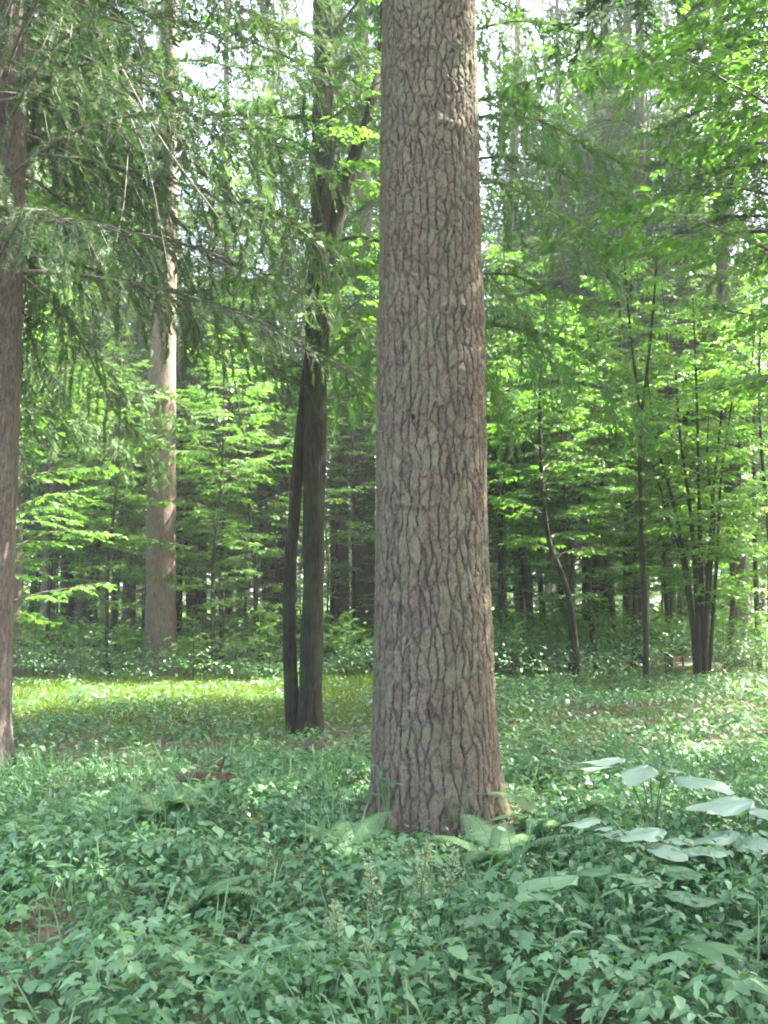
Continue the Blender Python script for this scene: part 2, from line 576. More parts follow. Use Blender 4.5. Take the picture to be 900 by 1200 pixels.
def plated_trunk(path, rad, nz, na, ncol, row_h, depth, seed, mat, extra=None):
    """Stem with bark plates in relief. row_h(z)->plate height. Returns verts, quads, plate attr, face plate ids."""
    pth = smooth_path(path, nz)
    r0 = np.interp(np.linspace(0, 1, nz), np.linspace(0, 1, len(rad)), rad)
    # rings are sampled more finely on the side that faces the clearing
    nf = int(na * .78)
    hf = math.radians(112)
    a = np.concatenate([np.linspace(-hf, hf, nf, endpoint=False), np.linspace(hf, 2 * math.pi - hf, na - nf, endpoint=False)]) - math.pi / 2
    A, _ = np.meshgrid(a, np.arange(nz))
    z = pth[:, 2]
    rows = np.concatenate([[0], np.cumsum(np.diff(z) / row_h((z[1:] + z[:-1]) / 2))])
    U = np.broadcast_to((((a + math.pi / 2) / (2 * math.pi) + .5) * ncol)[None], A.shape).copy()
    V = np.broadcast_to(rows[:, None], A.shape).copy()
    e, cid, upr = bark_field(U, V, ncol, seed)
    wd = .11 + .25 * vnoise(U * .9, V * 1.1, seed + 21) ** 1.6 + .07 * vnoise(U * 4, V * 5, seed + 22)
    pl = np.clip(e / wd, 0, 1)
    pl = pl ** .8
    weak = np.clip(.34 + 1.2 * upr, 0, 1) * (.78 + .22 * np.clip(vnoise(U * .6 + 4, V * 1.4, seed + 23) * 2.2 - .35, 0, 1))
    pl = 1 - (1 - pl) * weak
    e2, _, up2 = bark_field(U * 2.0 + 3, V * 2.3 + 7, ncol * 2, seed + 40)
    fine = 1 - (1 - np.clip(e2 / .16, 0, 1)) * np.clip(vnoise(U * 1.3 + 8, V * 1.3, seed + 24) * 1.7 - .35, 0, 1)
    lift = hash2(cid, cid * 0, seed + 5)
    h = depth * (pl * (.72 + .45 * lift) + .45 * fine * pl + .8 * (fbm(U * 5, V * 9, seed + 31) - .5) + .5 * (fbm(U * .9, V * 1.2, seed + 33) - .5))
    R = r0[:, None] + h - depth * .8
    if extra is not None:
        R = R + extra(A, np.broadcast_to(z[:, None], A.shape))
    X = pth[:, 0][:, None] + R * np.cos(A)
    Y = pth[:, 1][:, None] + R * np.sin(A)
    Z = np.broadcast_to(z[:, None], A.shape)
    v = np.stack([X, Y, Z], -1).reshape(-1, 3)
    i = np.arange(nz - 1)[:, None] * na
    j = np.arange(na)[None]
    j1 = (j + 1) % na
    q = np.stack([i + j, i + j1, i + na + j1, i + na + j], -1).reshape(-1, 4)
    fc = cid[:-1].reshape(-1)
    att = np.clip(pl * (.72 + .28 * fine) + .22 * (fbm(U * 7, V * 10, seed + 61) - .5), 0, 1).reshape(-1)
    tone = np.clip(lift * .7 + .3 * fbm(U * 3, V * 4, seed + 71), 0, 1).reshape(-1)
    return v, q, np.stack([att, tone], -1), fc


def plain_trunk(path, rad, n=18, k=60, rough=.05, seed=0, flare=0.0):
    p = smooth_path(path, k)
    t = np.linspace(0, 1, k)
    r = np.interp(t, np.linspace(0, 1, len(rad)), rad)
    hz = p[:, 2] - p[0, 2]
    r = r * (1 + flare * np.exp(-hz / .35))
    v, f = tube(p, r, n)
    ax = np.repeat(p, n, 0)
    body = v[:k * n]
    ang = np.tile(np.arange(n) / n * 6.0, k)
    kk = 1 + rough * 2 * (vnoise(ang * 2.2, np.repeat(hz, n) * 3.0, seed) - .5) + \
        rough * 2 * (vnoise(ang * .7 + 30, np.repeat(hz, n) * .8, seed + 9) - .5) + \
        rough * 1.3 * (vnoise(ang * 5.5, np.repeat(hz, n) * 2.2, seed + 19) - .5)
    v[:k * n] = ax + (body - ax) * kk[:, None]
    return v, f


# ------------------------------------------------------------------ crowns
def arc_path(start, az, elev0, elev1, length, n, rng, wob=.06):
    e = np.linspace(elev0, elev1, n - 1) + rng.normal(0, wob, n - 1)
    a = az + np.cumsum(rng.normal(0, wob, n - 1))
    st = length / (n - 1)
    d = np.stack([np.cos(e) * np.cos(a), np.cos(e) * np.sin(a), np.sin(e)], -1) * st
    return np.vstack([start, start + np.cumsum(d, 0)])


def broadleaf(seed, H, cb, R, nbr, leaf_len, shape=LEAF6, stem_r=.06, stem_path=None, profile=None, dens=1.0, az_pref=None, lean=0.0, hide_frac=0.0):
    """A slender broadleaved tree: stem path, limbs, and flat tiers of leaves on horizontal sprays."""
    rng = np.random.default_rng(seed)
    if stem_path is None:
        k = 7
        zz = np.linspace(0, H, k)
        off = np.cumsum(rng.normal(0, .05 * H / 7, (k, 2)), 0)
        off[0] = 0
        off[:, 0] += lean * (zz / H) ** 1.5 * H
        stem_path = np.column_stack([off, zz])
    sp = smooth_path(stem_path, 40)
    limbs, twigs = [], []
    LP, LD, LN = [], [], []
    for i in range(nbr):
        t = (i + rng.random()) / nbr
        z = cb + (H - cb) * t * .97
        zi = int(np.argmin(np.abs(sp[:, 2] - z)))
        st = sp[zi]
        az = i * GOLD + rng.normal(0, .4)
        if az_pref is not None:
            az = az_pref[0] + (((az - az_pref[0] + math.pi) % (2 * math.pi)) - math.pi) * az_pref[1]
        pf = profile(t) if profile else (0.55 + .9 * t) if t < .4 else (1.0 - t) ** .55 * 1.22
        L = max(.4, R * pf * rng.uniform(.7, 1.15))
        e0 = math.radians(18 + 42 * t + rng.normal(0, 9))
        e1 = math.radians(rng.normal(-4, 9) + 18 * t)
        n = 9
        p = arc_path(st, az, e0, e1, L, n, rng)
        rb = max(.006, stem_r * .38 * (L / R) * (1 - .55 * t))
        limbs.append((p, np.linspace(rb, .003, n)))
        pos = .18
        side = 1 if rng.random() < .5 else -1
        while pos < 1.0:
            x = pos * (n - 1)
            a = int(min(x, n - 2))
            q = p[a] + (p[a + 1] - p[a]) * (x - a)
            d = p[a + 1] - p[a]
            baz = math.atan2(d[1], d[0])
            tl = (.16 + .34 * rng.random()) * L * (1.05 - .62 * pos) + .14
            tp = arc_path(q, baz + side * rng.uniform(.6, 1.05), math.radians(rng.normal(6, 9)), math.radians(rng.normal(-12, 9)), tl, 5, rng, .10)
            twigs.append((tp, tl))
            if tl > .55:
                for s2 in (.4, .65):
                    qq = tp[int(s2 * 4)]
                    d2 = tp[3] - tp[2]
                    a2 = math.atan2(d2[1], d2[0]) + rng.choice([-1, 1]) * rng.uniform(.5, 1.0)
                    tl2 = tl * rng.uniform(.3, .55)
                    twigs.append((arc_path(qq, a2, math.radians(rng.normal(0, 10)), math.radians(-12), tl2, 5, rng, .1), tl2))
            side = -side
            pos += (.062 + .04 * rng.random()) * (2.0 / max(L, .9)) ** .6 / dens
        twigs.append((p[-4:], L * .3))
    tier_tint = {}
    LT = []
    for k, (tp, tl) in enumerate(twigs):
        m = max(3, int(tl / (leaf_len * .34)))
        s = np.linspace(.12, 1.0, m) + rng.normal(0, .02, m)
        x = np.clip(s, 0, .999) * (len(tp) - 1)
        a = x.astype(int)
        q = tp[a] + (tp[a + 1] - tp[a]) * (x - a)[:, None]
        d = tp[a + 1] - tp[a]
        az = np.arctan2(d[:, 1], d[:, 0])
        sd = np.where(np.arange(m) % 2, 1, -1) * rng.uniform(.35, 1.25, m)
        sd[-1] *= .15
        dip = rng.normal(-.28, .22, m)
        dirv = np.stack([np.cos(az + sd) * np.cos(dip), np.sin(az + sd) * np.cos(dip), np.sin(dip)], -1)
        nv = np.stack([rng.normal(0, .26, m), rng.normal(0, .26, m), np.ones(m)], -1)
        LP.append(q + dirv * .012)
        LD.append(dirv)
        LN.append(nv)
        LT.append(np.full(m, rng.uniform(.22, .78)) + rng.normal(0, .14, m))
    LP, LD, LN, LT = map(np.concatenate, (LP, LD, LN, LT))
    g = Geo()
    for tp, tl in twigs:
        if tl > .2:
            v, f = tube(tp[[0, 2, 4]] if len(tp) == 5 else tp, np.linspace(.0045, .0018, 3 if len(tp) == 5 else len(tp)), 3, cap=False)
            g.add(v, f, .5, 1)
    sc = leaf_len * rng.uniform(.65, 1.25, len(LP))
    v, f = stamp(shape[0], shape[1], LP, LD, LN, sc)
    g.add(v, f, rep(np.clip(LT, 0, 1), shape[0]), 0)
    return sp, limbs, g


NEEDLE = None


def needle_brush(seed, n=9, flat=.6, wid=.03):
    """A 10 cm piece of twig set with needles: thin triangles to both sides and upward."""
    rng = np.random.default_rng(seed)
    v, f = [], []
    for k in range(n):
        x = (k + rng.random() * .6) / n
        a = rng.uniform(-1.9, 1.9) + math.pi / 2
        out = np.array([.75, math.cos(a), math.sin(a) * flat])
        out /= np.linalg.norm(out)
        L = rng.uniform(.26, .42)
        b = np.array([x, 0, 0])
        w = np.cross(out, (0, 0, 1.0))
        w = w / (np.linalg.norm(w) + 1e-6) * wid
        i = len(v)
        v += [b - w, b + w, b + out * L]
        f.append((i, i + 1, i + 2))
    return np.array(v, float), np.array(f)


BRUSH = needle_brush(1, 11, .6, .055)
BRUSH_NEAR = needle_brush(2, 13, .6, .042)


def spruce_crown(seed, H, cb, Rmax, nwh, hang=.8, per_whorl=5, dens=1.0, az_pref=None, top_frac=1.0, path=None, brush=None, bsize=(.17, .25)):
    """Whorls of arching limbs with drooping, needle-covered branchlets."""
    rng = np.random.default_rng(seed)
    brush = brush or BRUSH
    step = bsize[0] * .55
    g = Geo()
    NP, ND, NN, NT = [], [], [], []
    limbs = []
    for w in range(nwh):
        t = (w + rng.uniform(-.3, .3)) / nwh
        t = max(0, t)
        z = cb + (H - cb) * t
        for b in range(per_whorl):
            az = w * 1.1 + b * 2 * math.pi / per_whorl + rng.normal(0, .25)
            if az_pref is not None:
                az = az_pref[0] + (((az - az_pref[0] + math.pi) % (2 * math.pi)) - math.pi) * az_pref[1]
            L = Rmax * (1 - t) ** .75 * rng.uniform(.72, 1.1) + .25
            zz = z + rng.normal(0, .12)
            c0 = np.array([0, 0, zz]) if path is None else np.array([np.interp(zz, path[:, 2], path[:, 0]), np.interp(zz, path[:, 2], path[:, 1]), zz])
            n = 10
            e = np.radians(np.linspace(5 + 30 * t, -38 + 30 * t, n - 1) + np.where(np.arange(n - 1) > 6, 14, 0)) + rng.normal(0, .05, n - 1)
            aa = az + np.cumsum(rng.normal(0, .04, n - 1))
            d = np.stack([np.cos(e) * np.cos(aa), np.cos(e) * np.sin(aa), np.sin(e)], -1) * L / (n - 1)
            p = np.vstack([c0, c0 + np.cumsum(d, 0)])
            limbs.append((p, np.linspace(.008 + .0042 * L, .003, n)))
            tint = rng.uniform(.2, .75)
            # branchlets
            s = .12
            side = 1
            while s < 1:
                x = s * (n - 1)
                a = int(min(x, n - 2))
                q = p[a] + (p[a + 1] - p[a]) * (x - a)
                dd = p[a + 1] - p[a]
                baz = math.atan2(dd[1], dd[0])
                l = hang * rng.uniform(.35, 1.0) * (1.0 - .45 * s) * min(1, L / 2.2) + .12
                m = 5
                sp_ = rng.uniform(.35, .9)
                ea = np.radians(np.linspace(-14, -78, m - 1)) + rng.normal(0, .16, m - 1)
                a2 = baz + side * sp_
                d3 = np.stack([np.cos(ea) * math.cos(a2), np.cos(ea) * math.sin(a2), np.sin(ea)], -1) * l / (m - 1)
                tp = np.vstack([q, q + np.cumsum(d3, 0)])
                k = max(2, int(l / step))
                xs = np.linspace(0, m - 1.001, k)
                ia = xs.astype(int)
                NP.append(tp[ia] + (tp[ia + 1] - tp[ia]) * (xs - ia)[:, None])
                ND.append(tp[ia + 1] - tp[ia])
                NT.append(np.clip(tint + rng.normal(0, .1) + np.linspace(-.15, .12, k), 0, 1))
                v, f = tube(tp[[0, 2, 4]], [.004, .003, .002], 3, cap=False)
                g.add(v, f, .4, 1)
                side = -side
                s += rng.uniform(.018, .05) / dens * (3.0 / max(L, 1.2)) ** .7
            k = max(3, int(L * .75 / step))
            xs = np.linspace(2.2, n - 1.001, k)
            ia = xs.astype(int)
            NP.append(p[ia] + (p[ia + 1] - p[ia]) * (xs - ia)[:, None])
            ND.append(p[ia + 1] - p[ia])
            NT.append(np.full(k, tint))
    NP, ND, NT = np.concatenate(NP), np.concatenate(ND), np.concatenate(NT)
    nn = np.stack([rng.normal(0, .5, len(NP)), rng.normal(0, .5, len(NP)), np.ones(len(NP))], -1)
    v, f = stamp(brush[0], brush[1], NP, ND, nn, rng.uniform(*bsize, len(NP)))
    g.add(v, f, rep(NT, brush[0]), 0)
    for p, r in limbs:
        v, f = tube(p, r, 4)
        g.add(v, f, .5, 1)
    return g, limbs


def pine_crown(seed, H, cb, R):
    rng = np.random.default_rng(seed)
    g = Geo()
    NP, ND, NT = [], [], []
    for i in range(26):
        t = (i + rng.random()) / 26
        st = np.array([0, 0, cb + (H - cb) * t])
        L = R * (1 - .7 * t) * rng.uniform(.6, 1.1)
        p = arc_path(st, i * GOLD, math.radians(10 + 40 * t), math.radians(30), L, 8, rng, .15)
        v, f = tube(p, np.linspace(.05 * L / R + .01, .008, 8), 5)
        g.add(v, f, .5, 1)
        for k in range(int(14 * L)):
            s = rng.uniform(.35, .999) * 7
            a = int(s)
            q = p[a] + (p[a + 1] - p[a]) * (s - a)
            tp = arc_path(q, rng.uniform(0, 6.28), math.radians(rng.uniform(-5, 50)), math.radians(40), rng.uniform(.3, .7), 4, rng, .2)
            v, f = tube(tp, np.linspace(.008, .004, 4), 3)
            g.add(v, f, .5, 1)
            m = 7
            NP.append(tp[-1] + rng.normal(0, .10, (m, 3)))
            ND.append(rng.normal(0, 1, (m, 3)) + [0, 0, .6])
            NT.append(rng.uniform(.2, .8, m))
    NP, ND, NT = np.concatenate(NP), np.concatenate(ND), np.concatenate(NT)
    nn = rng.normal(0, 1, (len(NP), 3))
    v, f = stamp(BRUSH[0], BRUSH[1], NP, ND, nn, rng.uniform(.20, .32, len(NP)))
    g.add(v, f, rep(NT, BRUSH[0]), 0)
    return g


PINE_CROWN = pine_crown(3, 8.0, 0.0, 3.4).mesh('pine_crown', [M['needle'], M['twig']])


def limb_objects(limbs, mat, parent, origin=(0, 0, 0), n=6, min_len=0.0, name='limb'):
    for p, r in limbs:
        if np.linalg.norm(p[-1] - p[0]) < min_len:
            continue
        v, f = tube(p, r, n)
        link(name, make_mesh(name, v - np.asarray(origin), f, [mat]), parent)


# ------------------------------------------------------------------ 1. the great pine in the middle
PINE_D = 7.4


def build_great_pine():
    ys = [975, 930, 850, 740, 600, 400, 200, 0, -120]
    cx = [510.5, 510.5, 508.5, 507.5, 505.5, 505, 503.5, 502.5, 502]
    wd = [162, 149, 144, 137, 129, 122, 113, 105, 100]
    path = [pt(x, y, PINE_D) for x, y in zip(cx, ys)]
    path[0][2] = -.25
    zs = np.array([p[2] for p in path])
    zz = np.linspace(zs[0], zs[-1], 40)
    P = np.column_stack([np.interp(zz, zs, [p[0] for p in path]), np.full(40, PINE_D), zz])
    W = np.interp(zz, zs, [px_size(w, y, PINE_D) / 2 for w, y in zip(wd, ys)])
    base = np.array([path[1][0], PINE_D, 0.0])

    kz = {y: pt(500, y, PINE_D)[2] for y in (75, 170, 255, 375, 500, 945)}

    def ang(px, py):      # direction on the stem seen at a pixel column
        c = np.interp(py, ys[::-1], cx[::-1])
        w = np.interp(py, ys[::-1], wd[::-1])
        return -math.pi / 2 + math.asin(max(-.97, min(.97, (px - c) / (w / 2))))

    knots = [(ang(532, 75), kz[75], .022, .06, .05), (ang(468, 80), kz[75] - .03, .016, .06, .05),
             (ang(545, 255), kz[255], .018, .05, .05), (ang(487, 498), kz[500], .020, .05, .07),
             (ang(515, 172), kz[170], .014, .14, .03), (ang(540, 378), kz[375], .012, .12, .03)]
    holes = [(ang(533, 71), kz[75] + .03, .050, .018, .022), (ang(468, 74), kz[75] + .015, .030, .018, .02),
             (ang(483, 503), kz[500] + .0, .045, .014, .018), (ang(547, 252), kz[255] + .03, .045, .018, .02),
             (ang(452, 930), .16, .05, .09, .10)]

    def extra(A, Z):
        e = np.zeros_like(A)
        for a0, z0, h, sa, sz in knots:
            da = (A - a0 + math.pi) % (2 * math.pi) - math.pi
            e += h * np.exp(-(da * .42 / sa) ** 2 - ((Z - z0) / sz) ** 2)
        for a0, z0, h, sa, sz in holes:
            da = (A - a0 + math.pi) % (2 * math.pi) - math.pi
            e -= h * np.exp(-(da * .42 / sa) ** 2 - ((Z - z0) / sz) ** 2)
        for zr, h in ((kz[75] - .06, .014), (kz[170], .012), (kz[375], .010)):
            e += .6 * h * np.exp(-((Z - zr - .03 * np.sin(A * 3)) / .05) ** 2)
        e += np.exp(-np.clip(Z + .05, 0, 9) / .24) * (.075 * np.sin(A * 5 + .6) + .05 * np.sin(A * 8 + 2) + .02)
        e += .012 * (vnoise(A * 1.6 + 20, Z * .9, 8) - .5)
        return e

    v, q, att, fc = plated_trunk(P, W, 860, 320, 37, lambda z: np.clip(.20 - .0175 * z, .088, .20), .0150, 5, M['bark_pine'], extra)
    v = v - base
    t = thing('pine_tree', 'massive old pine with thick plated grey-brown bark, standing alone nearest the camera', 'tree', base)
    # the plates that show largest, each a piece of its own
    cen = v[q].mean(1)
    front = cen[:, 1] < 0.10
    facing = np.clip(-cen[:, 1], 0, 1) + .05
    low, high = -.02, pt(500, -20, PINE_D)[2]
    ok = front & (cen[:, 2] > low + .05) & (cen[:, 2] < high)
    ids, inv = np.unique(fc, return_inverse=True)
    score = np.bincount(inv, weights=np.where(ok, facing, 0), minlength=len(ids))
    best = np.argsort(-score)[:300]
    pick = np.zeros(len(ids), bool)
    pick[best] = True
    rest = ~pick[inv]
    uv, ui = np.unique(q[rest], return_inverse=True)
    me = make_mesh('trunk', v[uv], ui.reshape(-1, 4), [M['bark_pine']], True, {'plate': att[uv, 0], 'tone': att[uv, 1]})
    o = link('trunk', me, t)
    o['label'] = 'plated stem of the old pine'
    order = np.argsort(inv, kind='stable')
    bounds = np.searchsorted(inv[order], np.arange(len(ids) + 1))
    for k in best:
        fq = q[order[bounds[k]:bounds[k + 1]]]
        uv, ui = np.unique(fq, return_inverse=True)
        link('bark_plate', make_mesh('bark_plate', v[uv], ui.reshape(-1, 4), [M['bark_pine']], True, {'plate': att[uv, 0], 'tone': att[uv, 1]}), o)
    top = P[-1] - base
    vv, ff = plain_trunk([top - [0, 0, .04], top + [-.1, .05, 5], top + [-.1, .1, 11], top + [0, 0, 18]], [W[-1] * .99, .27, .2, .05], 20, 40)
    link('upper_trunk', make_mesh('upper_trunk', vv, ff, [M['bark_orange']], True, {'plate': np.ones(len(vv)), 'tone': np.full(len(vv), .5)}), t)
    link('crown', PINE_CROWN, t, (top[0], top[1], top[2] + 10.5))
    return t


build_great_pine()


# ------------------------------------------------------------------ 2. named stems placed from the photograph
def stem_tree(name, label, cat, d, pix, mat, top=None, n=18, k=70, rough=.05, group=None, crown=None, seed=1, flare=.25, extend=0.0, forks=(), origin=None):
    """pix: list of (px, py, width_px) from the foot upward. Returns thing and its world path."""
    path = [pt(x, y, d) for x, y, w in pix]
    rad = [px_size(w, y, d) / 2 for x, y, w in pix]
    base = np.array([path[0][0], d, 0.0])
    g = float(ground_z(base[0], d))
    path[0][2] = min(path[0][2], g) - .12
    base[2] = g
    if extend:
        dv = path[-1] - path[-2]
        dv = dv / np.linalg.norm(dv)
        path.append(path[-1] + dv * extend * .5)
        path.append(path[-1] + (dv * .5 + np.array([0, 0, .5])) * extend * .5)
        rad += [rad[-1] * .72, rad[-1] * .25]
    t = thing(name, label, cat, base, 0, group)
    v, f = plain_trunk(path, rad, n, k, rough, seed, flare)
    link('trunk', make_mesh('trunk', v - base, f, [mat], True, {'plate': np.ones(len(v)), 'tone': np.full(len(v), .5)}), t)
    for fk in forks:
        fp = [pt(x, y, d + (e[0] if e else 0)) for x, y, w, *e in fk]
        fr = [px_size(w, y, d) / 2 for x, y, w, *e in fk]
        v, f = plain_trunk(fp, fr, 12, 40, rough, seed + 3)
        link('limb', make_mesh('limb', v - base, f, [mat], True, {'plate': np.ones(len(v)), 'tone': np.full(len(v), .5)}), t)
    return t, np.array(path), base


# B: spruce stem cut by the frame's edge, with bark in relief
def build_edge_spruce():
    d = 9.7
    pix = [(-22, 905, 64), (-21, 850, 59), (-18, 700, 57), (-13, 500, 55), (-2, 300, 54), (4, 150, 50), (4, 0, 47), (3, -150, 44)]
    path = [pt(x, y, d) for x, y, w in pix]
    base = np.array([path[0][0], d, 0.0])
    path[0][2] = -.2
    zs = [p[2] for p in path]
    zz = np.linspace(zs[0], zs[-1], 40)
    P = np.column_stack([np.interp(zz, zs, [p[0] for p in path]), np.full(40, d), zz])
    W = np.interp(zz, zs, [px_size(w, y, d) / 2 for x, y, w in pix])
    v, q, att, fc = plated_trunk(P, W, 420, 100, 30, lambda z: np.full_like(z, .075), .010, 23, M['bark_spruce'],
                                 lambda A, Z: np.exp(-np.clip(Z, 0, 9) / .3) * .04 * (1 + np.sin(A * 5)))
    t = thing('spruce_tree', 'brown scaly spruce stem with drooping boughs, cut by the left edge of the photo', 'tree', base)
    link('trunk', make_mesh('trunk', v - base, q, [M['bark_spruce']], True, {'plate': att[:, 0], 'tone': att[:, 1]}), t)
    top = P[-1] - base
    vv, ff = plain_trunk([top - [0, 0, .05], top + [0, 0, 6], top + [.1, 0, 15]], [W[-1], W[-1] * .7, .03], 14, 40)
    link('upper_trunk', make_mesh('upper_trunk', vv, ff, [M['bark_spruce']], True, {'plate': np.ones(len(vv)), 'tone': np.full(len(vv), .5)}), t)
    lp = np.vstack([P - base, [top + [0, 0, 15]]])
    g, _ = spruce_crown(11, 13.5, 5.0, 5.0, 17, hang=1.15, per_whorl=6, dens=1.15, path=lp, brush=BRUSH_NEAR, bsize=(.12, .17))
    link('crown', g.mesh('crown', [M['needle'], M['dead_twig']]), t)
    # bare dead branches
    for a, b, c, w in (((140, 75), (190, 165), (262, 262), 2.2), ((-5, 118), (45, 108), (100, 72), 2.8), ((150, 130), (175, 200), (200, 330), 1.3), ((150, 180), (145, 240), (135, 290), 1.4)):
        p = smooth_path([pt(*a, d - .4), pt(*b, d - .6), pt(*c, d - .8)], 12)
        v, f = tube(p, np.linspace(px_size(w, 200, d) / 2, px_size(w, 200, d) / 5, 12), 6)
        link('dead_branch', make_mesh('dead_branch', v - base, f, [M['dead_twig']]), t)


build_edge_spruce()

# C: stem just behind it
stem_tree('pine_tree', 'pale sunlit stem peeking out behind the scaly spruce stem at the left edge', 'tree', 20.5,
          [(11, 795, 28), (12, 700, 26), (15, 500, 25), (19, 300, 24), (20, 100, 22), (22, -60, 20)], M['bark_grey'], extend=9, seed=4)
# D: tall pine left of centre
tD, pD, bD = stem_tree('pine_tree', 'tall straight pine with a bright sunlit right side, beyond the grassy clearing', 'tree', 22.0,
                       [(188, 785, 40), (188, 740, 35), (189, 600, 34), (190, 450, 32), (193, 300, 28), (197, 120, 23), (199, -80, 19)], M['bark_orange'], n=28, k=130, rough=.035, extend=10, seed=7)
link('crown', PINE_CROWN, tD, (pD[-1][0] - bD[0], 0, pD[-1][2] - bD[2] - 6))
# E: thin forked stem behind D
stem_tree('birch_tree', 'thin dark forked stem close behind the sunlit pine', 'tree', 30.0,
          [(208, 748, 12), (209, 640, 10), (210, 540, 9), (209, 470, 8), (202, 380, 6), (200, 250, 5)], M['bark_dark'], n=10, k=40, extend=4, seed=8,
          forks=[[(209, 475, 6), (216, 440, 5), (219, 390, 4), (222, 300, 3)]])
# F: the dark double stem
tF, pF, bF = stem_tree('hornbeam_tree', 'dark double-stemmed broadleaved tree just left of the great pine', 'tree', 12.2,
                       [(362, 862, 34), (364, 830, 26), (367, 700, 24), (368, 550, 25), (371, 420, 27), (376, 310, 27), (377, 200, 24), (378, 80, 22), (377, -80, 18)],
                       M['bark_dark'], n=40, k=150, extend=6, seed=9, rough=.09,
                       forks=[[(345, 862, 20, .08), (341, 800, 15, .1), (339, 690, 15, .12), (346, 590, 15, .12), (355, 490, 14, .12), (365, 400, 12, .1), (374, 320, 9, .05)],
                              [(381, 318, 20), (393, 262, 18), (404, 215, 15), (420, 170, 13), (436, 120, 11), (446, 60, 9, .2), (452, -40, 7, .4)],
                              [(395, 282, 5), (420, 278, 4), (450, 284, 3)]])


def crown_on(t, base, spath, seed, cb, R, nbr, leaf_len, mat, H=None, stem_r=.08, shape=LEAF6, dens=1.0, az_pref=None, profile=None, limb_min=.8):
    sp, limbs, g = broadleaf(seed, (H or spath[-1][2]), cb, R, nbr, leaf_len, shape, stem_r, stem_path=np.asarray(spath), dens=dens, az_pref=az_pref, profile=profile)
    link('crown', g.mesh('crown', [mat, M['twig']], origin=base), t)
    limb_objects(limbs, M['twig'], t, base, 5, limb_min)


crown_on(tF, bF, pF, 31, 3.9, 2.4, 34, .085, M['leaf_hazel'], stem_r=.1)

